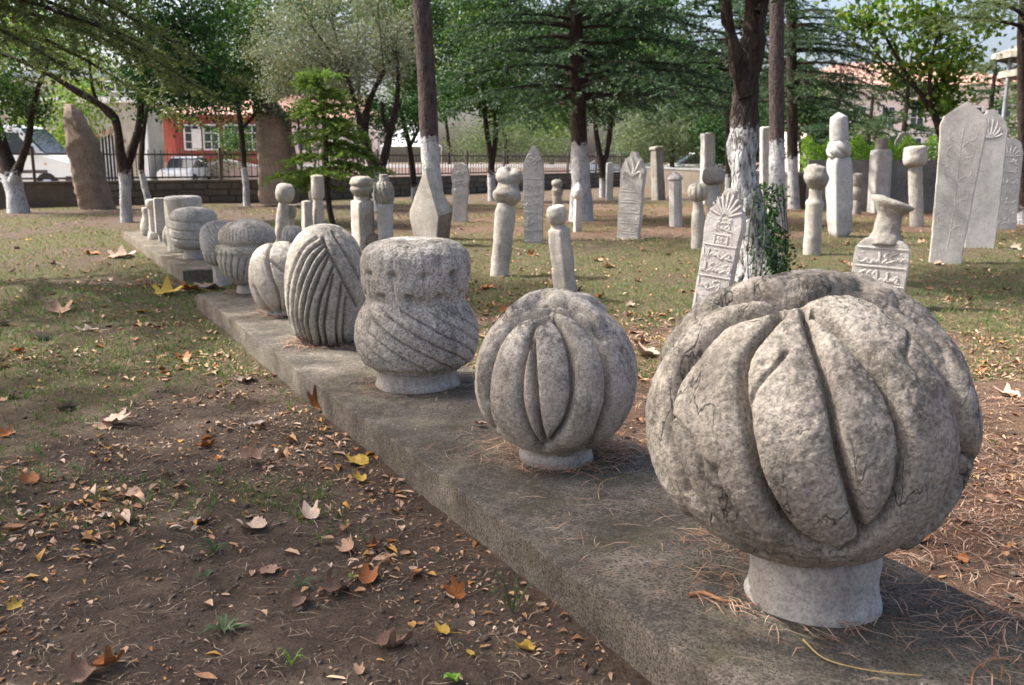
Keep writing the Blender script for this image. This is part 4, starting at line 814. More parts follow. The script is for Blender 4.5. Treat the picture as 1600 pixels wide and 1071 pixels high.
# stone hall with arched window
AY = 41.0; AS = AY / F_PX * 1.02; zt = lambda y: CAM_H + (HORIZON - y) * AS
x0 = at(-120, 230, AY)[0]; x1 = at(232, 230, AY)[0]; T = thing('stone_hall', 'pale ashlar building with arched brick window and white cornice at left', 'building', (x0, AY, 0)); La = x1 - x0
ax = at(170, 230, AY)[0] - x0; aw = .55
bm = bmesh.new(); zs = zt(232); zl = zt(283)
ring = [(ax - aw, zl)] + [(ax - aw * math.cos(a), zs + aw * math.sin(a)) for a in np.linspace(0, math.pi, 14)] + [(ax + aw, zl)]
top = zt(167)
for (P, Q) in zip(ring[1:-1], ring[2:-1]):
    bm.faces.new([bm.verts.new(q) for q in ((P[0], 0, P[1]), (Q[0], 0, Q[1]), (Q[0], 0, top), (P[0], 0, top))])
for q in ([(0, 0), (ax - aw, 0), (ax - aw, top), (0, top)], [(ax + aw, 0), (La, 0), (La, top), (ax + aw, top)], [(ax - aw, 0), (ax + aw, 0), (ax + aw, zl), (ax - aw, zl)]): bm.faces.new([bm.verts.new((a, 0, b)) for a, b in q])
bmesh.ops.remove_doubles(bm, verts=bm.verts[:], dist=.001); g = bmesh.ops.extrude_face_region(bm, geom=bm.faces[:]); bmesh.ops.translate(bm, vec=(0, .45, 0), verts=[v for v in g['geom'] if isinstance(v, bmesh.types.BMVert)]); bm_obj('wall', bm, M['ashlar'], T)
for k in range(13):
    a = math.pi * (k + .5) / 13; bm = bmesh.new(); box_bm(bm, -.06, .06, -.03, .1, aw + .005, aw + .26); bmesh.ops.transform(bm, matrix=Matrix.Translation((ax, 0, zs)) @ Matrix.Rotation(a - math.pi / 2, 4, 'Y'), verts=bm.verts[:]); bm_obj('voussoir', bm, M['brick'] if k % 2 else M['ashlar'], T)
w = box('arched_window', ax - aw, ax + aw, .3, .34, zl, zs + aw, M['glass'], T)
for k in range(7): box('window_bar', ax - aw + .12 + k * .145, ax - aw + .15 + k * .145, .2, .23, zl, zs + aw * .95, M['white_paint'], w)
box('back_wall', .02, La - .02, 1.5, 1.9, 0, top, M['ashlar'], T); box('end_wall', La - .45, La - .003, .46, 1.49, 0, top - .01, M['ashlar'], T)
box('cornice', -.1, La + .15, -.22, 2.1, top + .003, top + .22, M['white_paint'], T, .02); box('pilaster', La - .3, La + .02, -.09, -.003, 0, top - .004, M['white_paint'], T)
box('upper_storey', -.05, La - .9, 1.0, 1.85, top + .225, zt(128), M['ashlar'], T); box('lead_roof', -.3, La - .7, .7, 2.1, zt(128) + .003, zt(118), M['lead'], T, .05)
for k in range(7): box('course', 0.002, La - .32, -.022, -.002, .55 + k * .47, .565 + k * .47, M['lead'], T) if False else None
xa = at(150, 140, AY)[0] - x0; window(xa, xa + 1.7, zt(150), zt(132), 1.0, T, 4, 1)
# large building far right
RY = 66.0; RS = RY / F_PX * 1.02; zt = lambda y: CAM_H + (HORIZON - y) * RS; x0 = at(1262, 200, RY)[0]; x1 = at(1590, 200, RY)[0]
T = thing('tiled_building', 'large pinkish building with red tiled roof seen through trees at right', 'building', (x0, RY, 0)); Lr = x1 - x0
box('wall', 0, Lr, 0, 10, 0, zt(144), M['plaster'], T); tile_roof('roof', -.6, Lr + .6, -.7, 10.7, zt(143), zt(100), T, 4, 60); box('eaves', -.5, Lr + .5, -.6, 10.6, zt(144) + .003, zt(143.2), M['white_paint'], T)
for k in range(7):
    for (ya, yb_) in ((205, 175), (243, 220)): window(1.0 + k * 2.0, 2.0 + k * 2.0, zt(ya), zt(yb_ - 3), 0, T, 2, 2)
box('string_course', -.05, Lr + .05, -.09, -.003, zt(214), zt(211), M['white_paint'], T)
# long pinkish terrace wall beyond the road
x0 = at(455, 260, 45.5)[0]; x1 = at(890, 260, 45.5)[0]; T = thing('terrace_wall', 'long low pinkish terrace wall with pale coping beyond the road', 'wall', (x0, 45.5, .05))
box('wall_body', 0, x1 - x0, 0, .3, 0, .74, M['pink_stone'], T); box('coping', -.05, x1 - x0 + .05, -.05, .35, .743, .9, M['white_paint'], T, .02)
M['tent'] = simple('tent', (0.66, 0.67, 0.68), .7, 0, .06, 2)
# white marquee seen under the trees
c = at(640, 262, 52); T = thing('marquee', 'white marquee with sloping roof between the trunks beyond the fence', 'tent', (c[0], 52, 0.0))
V = [(-1.6, 0, 1.9), (1.6, 0, 1.9), (1.6, 3, 1.9), (-1.6, 3, 1.9), (0, 1.5, 3.4)]; mesh('roof', V, [(0, 1, 4), (1, 2, 4), (2, 3, 4), (3, 0, 4)], M['tent'], T)
for a, b in ((-1.55, .05), (1.55, .05), (1.55, 2.95), (-1.55, 2.95)): box('pole', a - .04, a + .04, b - .04, b + .04, 0, 1.9, M['white_paint'], T)

# ------------------------------------------------------------------ vehicles
M['car_white'] = simple('car_white', (0.72, 0.74, 0.73), .25, 0, .02, 2); M['car_blue'] = simple('car_blue', (0.45, 0.55, 0.66), .25, .2, .02, 2)
M['tyre'] = simple('tyre', (0.02, 0.02, 0.02), .9); M['chrome'] = simple('chrome', (0.5, 0.5, 0.52), .3, .8); M['lens'] = simple('lens', (0.75, 0.75, 0.72), .15); M['amber'] = simple('amber', (0.7, 0.22, 0.03), .3)
def extrude_side(name, pts, y0, y1, mat, parent, bev=.05, smooth=False):
    bm = bmesh.new(); f = bm.faces.new([bm.verts.new((x, y0, z)) for x, z in pts]); e = bmesh.ops.extrude_face_region(bm, geom=[f])
    bmesh.ops.translate(bm, vec=(0, y1 - y0, 0), verts=[v for v in e['geom'] if isinstance(v, bmesh.types.BMVert)])
    if bev: bmesh.ops.bevel(bm, geom=bm.edges[:], offset=bev, segments=3, affect='EDGES', clamp_overlap=True)
    return bm_obj(name, bm, mat, parent, smooth)
def wheel(x, y, r, parent):
    V, Fq, N, TH, Z = lathe_grid(smooth_prof([(r * .5, -.1), (r * .9, -.11), (r, -.07), (r, .07), (r * .9, .11), (r * .5, .1)], 16), 28); V = V[:, [0, 2, 1]]; w = mesh('wheel', V, Fq, M['tyre'], parent, True); w.location = (x, y, r)
    V, Fq, N, TH, Z = lathe_grid(smooth_prof([(.01, -.09), (r * .2, -.095), (r * .58, -.06), (r * .6, .06), (.01, .07)], 12), 20); V = V[:, [0, 2, 1]]; mesh('rim', V, Fq, M['chrome'], w, True)
VY = 31.0; nose = at(119, 290, VY)[0]
T = thing('white_van', 'white panel van parked behind the fence at the left edge', 'van', (nose, VY, .058))
extrude_side('body', [(-5.2, .42), (-.12, .42), (0, .55), (-.02, .95), (-.16, 1.08), (-1.05, 1.32), (-1.72, 2.12), (-1.95, 2.24), (-5.2, 2.32)], 0, 1.9, M['car_white'], T, .07)
extrude_side('side_window', [(-1.30, 1.34), (-1.82, 1.98), (-2.45, 2.0), (-2.45, 1.30)], -.012, .03, M['glass'], T, 0)
extrude_side('windscreen', [(-1.02, 1.34), (-1.68, 2.10), (-1.66, 2.125), (-.995, 1.36)], .12, 1.78, M['glass'], T, 0)
box('door_seam', -2.56, -2.545, -.006, .02, .5, 2.1, M['tyre'], T); box('side_trim', -5.1, -.9, -.02, .02, .68, .78, M['iron'], T)
box('bumper', -.35, .06, -.02, 1.92, .36, .62, M['iron'], T, .04); box('headlight', -.35, -.03, -.015, .3, .78, .98, M['lens'], T, .03); box('headlight', -.35, -.03, 1.6, 1.915, .78, .98, M['lens'], T, .03)
box('indicator', -.98, -.9, -.014, .02, .95, 1.0, M['amber'], T)
mr = box('mirror', -1.42, -1.22, -.26, -.06, 1.25, 1.55, M['iron'], T, .04); box('mirror_arm', -1.36, -1.3, -.07, .01, 1.32, 1.4, M['iron'], mr)
for wx in (-.95, -4.2): wheel(wx, .08, .35, T); wheel(wx, 1.82, .35, T)
def car(label, px, Yd, mat, face=1, z=.058):
    c = at(px, 280, Yd)[0]; T = thing('parked_car', label, 'car', (c, Yd, z)); f = face
    extrude_side('body', [(f * x, zz_) for x, zz_ in ((-2.1, .3), (2.05, .3), (2.12, .55), (2.0, .78), (1.1, .9), (-1.9, .92), (-2.12, .8))][::f], 0, 1.7, mat, T, .07)
    extrude_side('cabin', [(f * x, zz_) for x, zz_ in ((-1.7, .88), (1.15, .88), (.45, 1.36), (-.1, 1.45), (-1.1, 1.42))][::f], .12, 1.58, M['glass'], T, .05)
    extrude_side('roof', [(f * x, zz_) for x, zz_ in ((-1.2, 1.42), (.45, 1.38), (.3, 1.47), (-.9, 1.49))][::f], .16, 1.54, mat, T, .02)
    for wx in (-1.3, 1.35): wheel(f * wx, .06, .3, T); wheel(f * wx, 1.64, .3, T)
    for yy in (.12, 1.3): box('headlight', min(f * 1.98, f * 2.1), max(f * 1.98, f * 2.1), yy, yy + .28, .6, .74, M['lens'], T, .02)
    box('number_plate', min(f * 2.1, f * 2.13), max(f * 2.1, f * 2.13), .6, 1.1, .42, .53, M['white_paint'], T); return T
car('small white car parked before the red house', 268, 42.4, M['car_white'], 1); bpy.data.objects['parked_car'].rotation_euler = (0, 0, -math.pi / 2); bpy.data.objects['parked_car'].scale = (.85, .85, .85)
car('light blue car parked behind the thin forked tree', 958, 47.0, M['car_blue'], -1)
car('pale silver car parked beside the light blue one', 1095, 48.2, M['car_white'], -1)

# parasol and lamp post at right
PY = 17.5; c = at(1551, 260, PY); T = thing('parasol', 'large cream two tier parasol on a grey pole at right', 'parasol', (c[0], PY, 0)); ps = mpp(c)
zt = lambda y: CAM_H + (HORIZON - y) * PY / F_PX * 1.02; cx = .35
V, Fq = tube_arrays([(0, 0, -.1), (cx * .3, 0, 1.6), (cx * .38, 0, zt(86))], .035, 10); mesh('pole', V, Fq, M['lead'], T, True)
for nm, z0, z1, hw in (('canopy', zt(122), zt(104), .72), ('top_canopy', zt(96), zt(76), .86)):
    V = []; Fs = []; N_ = 8; c0 = (cx * .38 + .62, 0)
    for rr, zz_ in ((0.02, z1), (hw * .5, z1 * .5 + z0 * .5 + .02), (hw, z0), (hw, z0 - .10)): V += [(c0[0] + rr * math.cos(2 * math.pi * k / N_ + .4), c0[1] + rr * math.sin(2 * math.pi * k / N_ + .4), zz_) for k in range(N_)]
    for q in range(3): Fs += [(q * N_ + k, q * N_ + (k + 1) % N_, (q + 1) * N_ + (k + 1) % N_, (q + 1) * N_ + k) for k in range(N_)]
    o = mesh(nm, V, Fs, M['green_awning'], T); o.modifiers.new('s', 'SOLIDIFY').thickness = .01

# ------------------------------------------------------------------ trees
def unit(v): return v / (np.linalg.norm(v, axis=-1, keepdims=True) + 1e-9)
def leaves(P, size, r, up=0.25, asp=0.55, droop=0.0):
    """folded leaf blades at points P"""
    n = len(P); u = unit(r.normal(size=(n, 3)) + np.array([0, 0, -droop])); w = unit(np.cross(u, r.normal(size=(n, 3)) + np.array([0, 0, up])))
    nn = np.cross(u, w); s = size * r.uniform(.65, 1.25, (n, 1))
    a = P - u * s * .5; c = P + u * s * .5; b = P + w * s * asp * .5 + nn * s * .1 - u * s * .08; d = P - w * s * asp * .5 + nn * s * .1 - u * s * .08
    V = np.stack([a, b, c, d], 1).reshape(-1, 3); k = np.arange(n)[:, None] * 4
    return V, np.concatenate([k + np.array([[0, 1, 2]]), k + np.array([[0, 2, 3]])], 0)
def clumps(boxes, Yd, r, sig=.22, spread=None):
    """boxes: (cx,cy,rx,ry,depth,n) in photo pixels and metres -> leaf points and clump centres"""
    P, Cn = [], []
    for cx, cy, rx, ry, dep, n in boxes:
        c = at(cx, cy, Yd); s = mpp(c); k = max(4, int(n / 90)); n = int(n * 1.35); q = unit(r.normal(size=(k, 3))) * r.uniform(.35, 1.0, (k, 1)) ** .6
        C_ = c + q * np.array([rx * s, dep, ry * s]); w = r.uniform(.5, 1.5, k); idx = r.choice(k, n, p=w / w.sum())
        P.append(C_[idx] + r.normal(size=(n, 3)) * sig * np.array([1, 1, .8])); Cn.append(C_)
    return np.vstack(P), np.vstack(Cn)
def limb_pts(px, Yd, bend=0.0):
    out = []
    for k, p in enumerate(px):
        q = at(p[0], p[1], Yd + bend * k / max(len(px) - 1, 1)); out.append(q)
    return np.array(out)
def tree(label, base_px, trunks, boxes, bark, leaf, size, white_h=0.9, r=None, bends=None, sig=.22, name='tree', asp=.55, twigs=True, Yd=None, group=None, droop=0., cat='tree', gnarl=.28):
    """trunks: polylines of (x,y,width) in photo pixels, the first starts at the base"""
    B = G(*base_px); Yd = Yd or B[1]
    if Yd != B[1]: B = at(base_px[0], base_px[1], Yd); B[2] = 0
    T = thing(name, label, cat, B, group); A = Acc(); s = mpp(B); ends = []
    for k, tr in enumerate(trunks):
        P = limb_pts(tr, Yd, (bends[k] if bends else 0.0)); R = np.array([p[2] for p in tr]) * s / 2
        if k == 0: P = np.vstack([P[0] + np.array([0, 0, -.15]), P]); R = np.r_[R[0] * 1.15, R]
        m = max(14, int(np.linalg.norm(np.diff(P, axis=0), axis=1).sum() / .12)); q = smooth_nd(np.c_[P, R], m)
        V, Fq = tube_arrays(q[:, :3], np.maximum(q[:, 3], .006), (12 if gnarl < .4 else 40) if R.max() > .06 else 7, gnarl, k + int(base_px[0])); 
        if gnarl > .4 and R.max() > .06: V = V + unit(V - np.repeat(q[:, :3], 40, axis=0)) * (fbm(V, 9, 4, 55) * .05 - .05 * np.clip(fbm(V, 4, 2, 57) - .25, 0, 1))[:, None]
        A.add(V, Fq); ends.append(q[len(q) // 3:, :3])
    if boxes:
        P, Cn = clumps(boxes, Yd, r, sig)
        if twigs:
            E_ = np.vstack(ends)
            for c in Cn:
                if r.random() < .3:
                    e = E_[np.argmin(np.linalg.norm(E_ - c, axis=1) + r.uniform(0, .6, len(E_)))]; mid = (e + c) / 2 + r.normal(size=3) * .12 + np.array([0, 0, -.08])
                    V, Fq = tube_arrays(smooth_nd(np.array([e, mid, c]), 7), np.linspace(.016, .004, 7), 4); A.add(V, Fq)
    tk = A.build('trunk', bark, T, True, B); tk['white_h'] = float(white_h)
    if boxes:
        V, Fq = leaves(P, size, r, .25, asp, droop); mesh('crown', V - B, Fq, leaf, T)
    return T
def needles(P, D, L, r, per=34, nl=.055, nw=.006, flat=.45):
    per = int(per * .78); nw = nw * 1.22
    """needle sprays: base points P, directions D, lengths L"""
    n = len(P); t = r.uniform(0, 1, (n, per)); D = unit(D); side = unit(np.cross(D, r.normal(size=(n, 3)) * .35 + np.array([0, 0, 1.0]))); upv = np.cross(side, D)
    a = r.uniform(0, 2 * np.pi, (n, per)); ca = np.cos(a)[..., None]; sa = np.sin(a)[..., None] * flat
    rad = unit(side[:, None] * ca + upv[:, None] * sa); O = P[:, None] + D[:, None] * (t * L[:, None])[..., None]
    dv = unit(D[:, None] * r.uniform(.35, 1.1, (n, per, 1)) + rad); ln = nl * r.uniform(.6, 1.2, (n, per, 1)) * (1.1 - .4 * t[..., None]); w = unit(np.cross(dv, r.normal(size=(n, per, 3)))) * nw
    V = np.stack([O - w, O + w, O + dv * ln], 2).reshape(-1, 3); return V, np.arange(len(V)).reshape(-1, 3)
def conifer(label, base_px, trunk, leaf, bark, zr, lmax, nb, r, white_h=1.0, droop=.25, rise=.1, taper=.75, per=30, nl=.055, nw=.006, tw=13, spl=.3, name='cedar_tree', Yd=None, top=None, az=None, group=None, base=None, wid=None, dens_=1.0):
    """trunk: (x,y,width px) up to the top of the frame, then straight to top metres; zr: branch heights"""
    if base is None:
        B = G(*base_px); Yd = B[1]; s = mpp(B); P = limb_pts(trunk, Yd); R = np.array([p[2] for p in trunk]) * s / 2
    else:
        B = np.array(base, float); P = np.array([B, B + [0, 0, 2.0], B + [0.05, 0, 4.0]]); R = np.array([wid, wid * .8, wid * .6])
    top = top or zr[1] + .8
    if P[-1][2] < top: d = (P[-1] - P[-2]); P = np.vstack([P, [P[-1][0] + d[0] * .3, P[-1][1], (P[-1][2] + top) / 2 + .2], [P[-1][0] + d[0] * .3, P[-1][1], top]]); R = np.r_[R, R[-1] * .7, .02]
    P = np.vstack([P[0] - [0, 0, .15], P]); R = np.r_[R[0] * 1.15, R]
    q = smooth_nd(np.c_[P, R], 60); A = Acc(); V, Fq = tube_arrays(q[:, :3], np.maximum(q[:, 3], .01), 14, .14, int(abs(B[0]) * 10)); A.add(V, Fq)
    SP, SD, SL = [], [], []
    for k in range(nb):
        z = zr[0] + (zr[1] - zr[0]) * ((k + r.uniform(0, .8)) / nb); a = (r.uniform(0, 2 * np.pi) if az is None else r.uniform(*az)); f = (z - zr[0]) / (zr[1] - zr[0])
        L = lmax * (1 - taper * f) * r.uniform(.65, 1.1); o = np.array([np.interp(z, q[:, 2], q[:, 0]), np.interp(z, q[:, 2], q[:, 1]), z]); h = np.array([math.cos(a), math.sin(a), 0])
        t = np.linspace(0, 1, 9)[:, None]; bp = o + h * L * t + np.array([0, 0, 1]) * (rise * L * t - droop * L * t ** 2.2) + np.cumsum(r.normal(size=(9, 3)) * .02 * L ** .5, axis=0) * t
        V, Fq = tube_arrays(bp, np.linspace(.012 + .011 * L, .004, 9), 5); A.add(V, Fq)
        m = max(4, int(tw * L / lmax)); tt = np.linspace(.18, 1, m) + r.uniform(-.03, .03, m)
        for u in np.clip(tt, 0, 1):
            b = np.array([np.interp(u, t[:, 0], bp[:, i]) for i in range(3)]); dirn = unit(bp[min(8, int(u * 8) + 1)] - bp[max(0, int(u * 8) - 1)]); lat = unit(np.cross(dirn, [0, 0, 1.0]))
            for sg in (-1, 1):
                l2 = (.25 + .42 * L * (1 - u) * .8 + .1) * r.uniform(.6, 1.1); d2 = unit(lat * sg * r.uniform(.7, 1.2) + dirn * .75 + np.array([0, 0, r.uniform(-.45, .05)])); ns = max(1, int(round(l2 / spl * dens_)))
                for j in range(ns):
                    SP.append(b + d2 * l2 * j / ns); SD.append(unit(d2 + r.normal(size=3) * .25 + np.array([0, 0, -.12 * j]))); SL.append(spl * r.uniform(.9, 1.3))
            SP.append(b); SD.append(dirn); SL.append(spl)
    T = thing(name, label, 'tree', B, group); tk = A.build('trunk', bark, T, True, B); tk['white_h'] = float(white_h)
    V, Fq = needles(np.array(SP), np.array(SD), np.array(SL), r, per, nl, nw); mesh('crown', V - B, Fq, leaf, T); return T
R_ = lambda s: np.random.default_rng(s)
TG = 'whitewashed trees among the gravestones'
# forked tree at left and its neighbours
tree('forked dark tree with whitewashed foot and curving left limb at left', (198, 346), [[(198, 346, 20), (196, 310, 17), (194, 272, 18), (188, 240, 14), (184, 205, 13), (176, 180, 12), (150, 160, 11), (118, 142, 10), (80, 118, 8), (30, 95, 6), (-40, 70, 4)],
     [(196, 268, 15), (206, 235, 14), (216, 205, 12), (220, 170, 11), (226, 130, 11), (229, 95, 9), (236, 60, 7), (262, 30, 5), (300, 0, 4), (340, -40, 3)], [(180, 190, 7), (158, 168, 6), (145, 140, 5), (138, 90, 4), (128, 50, 3)], [(228, 100, 6), (222, 60, 5), (215, 10, 4)], [(236, 62, 5), (270, 40, 4), (305, 28, 3)]],
     [(265, 130, 58, 38, .9, 2300), (300, 90, 60, 60, 1.0, 1800), (215, 60, 60, 50, 1.2, 1500), (270, 10, 90, 50, 1.5, 2000), (120, 50, 70, 40, 1.2, 1100), (180, -80, 160, 80, 2.2, 3500), (335, 165, 22, 20, .6, 500)], M['bark_dark'], M['leaf_dark'], .095, .95, R_(11), bends=[-.8, .3, -.6, 0, -.4], sig=.24, group=TG)
tree('slim leaning whitewashed sapling just behind the forked tree', (233, 322), [[(233, 322, 11), (226, 290, 10), (221, 265, 9), (222, 230, 8), (226, 190, 7), (235, 140, 5)]], [(240, 110, 50, 40, .9, 900)], M['bark_dark'], M['leaf_mid'], .1, .9, R_(12), group=TG)
tree('leaning whitewashed tree with two trunks cut by the left edge', (28, 333), [[(28, 333, 34), (22, 300, 28), (14, 265, 24), (4, 235, 20), (-8, 190, 16), (-25, 130, 12)], [(20, 285, 18), (34, 250, 13), (45, 215, 11), (50, 175, 9), (62, 130, 7), (80, 90, 5)]],
     [(20, 160, 50, 36, 1.0, 1500), (-10, 100, 80, 60, 1.6, 2500)], M['bark_dark'], M['leaf_mid'], .10, .9, R_(13), bends=[.3, -.3], group=TG)
tree('thin dark tree with short whitewashed foot left of the far standing stone', (386, 321), [[(386, 321, 11), (384, 285, 10), (381, 255, 9), (378, 215, 9), (374, 180, 8), (368, 130, 6), (372, 70, 4)], [(380, 200, 6), (398, 178, 4), (412, 150, 3)]],
     [(345, 130, 50, 42, 1.0, 2200), (400, 110, 50, 45, 1.0, 1800), (370, 50, 70, 50, 1.2, 2000), (420, 155, 28, 20, .6, 500), (380, -30, 90, 50, 1.6, 1600)], M['bark_dark'], M['leaf_mid'], .11, 1.0, R_(14), group=TG)
tree('multi stemmed dark tree with silvery foliage behind the young fir', (590, 327), [[(592, 327, 20), (590, 290, 18), (586, 265, 18), (574, 235, 14), (570, 205, 12), (574, 170, 10), (585, 140, 8), (600, 110, 6)], [(594, 272, 13), (602, 240, 13), (610, 205, 11), (618, 170, 9), (622, 130, 7), (620, 80, 5)], [(586, 266, 11), (582, 245, 9), (566, 215, 9), (560, 180, 8), (552, 150, 6), (540, 110, 5)], [(608, 212, 7), (600, 190, 6), (597, 160, 5)]],
     [(500, 110, 85, 50, 1.2, 4800), (575, 90, 75, 52, 1.2, 4200), (450, 60, 75, 55, 1.2, 3000), (540, 30, 110, 45, 1.5, 3600), (420, 130, 45, 25, .8, 1000), (620, 60, 40, 50, .9, 1200), (520, -70, 140, 50, 1.8, 2600)], M['bark_dark'], M['leaf_silver'], .075, 1.0, R_(15), bends=[0, .3, -.4, .1], sig=.20, asp=.35, group=TG)
tree('dark leafy tree filling the gap under the silvery foliage', (648, 321), [[(648, 321, 10), (646, 280, 9), (640, 230, 8), (630, 190, 7), (620, 150, 5)], [(640, 230, 6), (655, 200, 5), (668, 170, 4)]], [(625, 185, 50, 28, .8, 1500), (560, 175, 45, 26, .8, 1100), (690, 160, 30, 30, .7, 700), (480, 180, 40, 18, .7, 600)], M['bark_dark'], M['leaf_dark'], .10, .5, R_(16), group=TG)
tree('twin stemmed slim dark tree right of the tall straight trunk', (769, 314), [[(769, 314, 13), (768, 285, 12), (767, 250, 9), (762, 215, 8), (758, 180, 7), (755, 140, 6), (750, 90, 4)], [(768, 270, 8), (773, 230, 8), (775, 195, 7), (772, 165, 6), (785, 130, 5), (800, 80, 4)]],
     [(750, 130, 55, 40, 1.0, 1500), (800, 160, 40, 30, .9, 1100), (720, 90, 60, 45, 1.2, 1200), (790, 80, 60, 50, 1.2, 1300), (712, 160, 25, 30, .6, 600)], M['bark_dark'], M['leaf_mid'], .12, .8, R_(17), group=TG)
tree('thin dark tree forking low beside the whitewashed cedar', (942, 310), [[(942, 310, 13), (942, 280, 11), (940, 258, 11), (934, 225, 8), (930, 190, 7), (928, 160, 6), (925, 110, 5)], [(942, 258, 9), (949, 235, 8), (953, 205, 8), (957, 175, 7), (966, 150, 5), (985, 110, 4)]],
     [(985, 135, 40, 28, 1.0, 1400), (930, 160, 50, 26, 1.0, 1200), (880, 180, 40, 20, .9, 700), (1020, 110, 50, 40, 1.1, 1300)], M['bark_dark'], M['leaf_mid'], .12, .6, R_(18), group=TG)
# big gnarled tree
tree('thick gnarled dark tree with peeling whitewash and dark fork', (1182, 436), [[(1186, 436, 66), (1184, 410, 54), (1180, 370, 48), (1172, 330, 44), (1164, 290, 42), (1160, 250, 40), (1161, 215, 38), (1163, 170, 38), (1166, 120, 40), (1172, 70, 38), (1178, 30, 34), (1184, -20, 32), (1190, -100, 28), (1196, -220, 20)], [(1164, 150, 22), (1152, 100, 20), (1144, 60, 17), (1136, 20, 15), (1126, -30, 13), (1100, -110, 9)], [(1186, 420, 26), (1204, 438, 22), (1212, 446, 14)], [(1168, 424, 20), (1156, 436, 14), (1150, 444, 8)], [(1184, 20, 12), (1215, -30, 9), (1250, -90, 6)]],
     [(1120, -130, 120, 60, 1.6, 2600), (1230, -150, 110, 70, 1.6, 2600), (1170, -240, 160, 60, 1.9, 3000)], M['bark_peel'], M['leaf_dark'], .10, 1.5, R_(19), bends=[.2, -.3, -.1, -.1, .2], sig=.3, group=TG, gnarl=.6)
# conifers
conifer('tall straight trunk with whitewashed foot rising behind the wedge stone', (681, 372), [(681, 372, 36), (678, 330, 33), (675, 280, 30), (671, 225, 29), (668, 150, 29), (664, 80, 28), (659, 10, 27), (654, -40, 26)], M['needle'], M['bark_pine'], (4.1, 8.2), 2.5, 46, R_(21), 1.52, per=24, group=TG, name='pine_tree')
conifer('broad drooping cedar with whitewashed trunk in the middle', (909, 345), [(909, 345, 40), (908, 310, 33), (907, 270, 29), (905, 220, 26), (904, 150, 23), (901, 85, 21), (899, 0, 18)], M['needle_blue'], M['bark_dark'], (2.15, 6.6), 3.4, 104, R_(22), 1.5, droop=.24, rise=.14, taper=.7, per=30, nl=.078, nw=.0115, group=TG, tw=16)
conifer('slim straight trunk with whitewashed foot right of the gnarled tree', (1214, 361), [(1214, 361, 34), (1214, 320, 28), (1214, 270, 25), (1214, 215, 23), (1213, 120, 22), (1214, 40, 21), (1215, -20, 20)], M['needle'], M['bark_pine'], (4.3, 8.0), 2.4, 40, R_(23), 1.5, per=24, group=TG, name='pine_tree')
conifer('shaded dark trunk standing close behind the slim straight trunk', (1241, 328), [(1241, 328, 19), (1239, 280, 17), (1238, 230, 17), (1237, 150, 16), (1237, 60, 15), (1236, -20, 14)], M['needle_blue'], M['bark_dark'], (2.5, 7.0), 3.1, 70, R_(24), 1.25, droop=.3, rise=.1, per=30, nl=.08, nw=.009, group=TG)
conifer('dark conifer with hanging boughs behind the gnarled tree', (1140, 318), [(1140, 318, 16), (1140, 250, 14), (1139, 150, 13), (1138, 50, 11)], M['needle'], M['bark_dark'], (2.5, 7.0), 3.4, 84, R_(25), .8, droop=.25, rise=.12, per=32, nl=.085, nw=.010, group=TG)
conifer('dark trunk with pale tag and yellowish boughs at the right edge', (1598, 352), [(1598, 352, 18), (1598, 280, 15), (1598, 200, 14), (1597, 100, 13), (1598, 20, 12)], M['needle_pale'], M['bark_dark'], (3.0, 7.0), 2.6, 52, R_(26), .3, droop=.18, rise=.12, per=34, nl=.085, nw=.008, group=TG, name='pine_tree')
conifer('young light green fir with tiered boughs', (518, 352), [(520, 352, 10), (514, 320, 9), (511, 280, 8), (509, 220, 6), (506, 180, 3), (505, 157, 2)], M['needle_young'], M['bark_dark'], (.72, 2.72), 1.12, 46, R_(27), 0.0, droop=.16, rise=.12, taper=.86, per=56, nl=.065, nw=.008, tw=10, spl=.2, name='fir_tree', top=2.85)
# cedar at left whose boughs hang into the corner, and the shade trees behind the photographer
conifer('large cedar standing out of view at left, boughs hanging into the top left corner', None, None, M['needle_olive'], M['bark_dark'], (2.65, 8.0), 4.2, 62, R_(28), 1.2, droop=.36, rise=.10, taper=.55, per=34, nl=.085, nw=.008, tw=24, az=(-1.5, 1.1), base=(-7.2, 9.3, 0), wid=.2)
# thin broadleaf at right with large light leaves
tree('thin curving tree with big light green leaves at right', (1492, 335), [[(1492, 335, 13), (1488, 280, 12), (1474, 225, 11), (1462, 185, 11), (1445, 155, 9), (1425, 130, 7), (1405, 95, 5), (1385, 60, 4), (1368, 20, 3)], [(1455, 165, 7), (1452, 130, 6), (1456, 90, 5), (1470, 40, 4)], [(1430, 135, 5), (1415, 125, 4), (1380, 95, 3), (1345, 50, 3)], [(1446, 150, 4), (1480, 120, 3), (1500, 80, 3)]],
     [(1440, 120, 50, 30, .7, 380), (1480, 145, 30, 25, .5, 260), (1400, 60, 50, 40, .8, 360), (1470, 60, 50, 45, .8, 420), (1350, 25, 40, 35, .7, 260), (1500, 20, 60, 40, .9, 360), (1420, -40, 110, 40, 1.2, 800)], M['bark_dark'], M['leaf_bright'], .15, .3, R_(30), bends=[.2, -.3, .3, .2], sig=.22, asp=.7, group=TG)
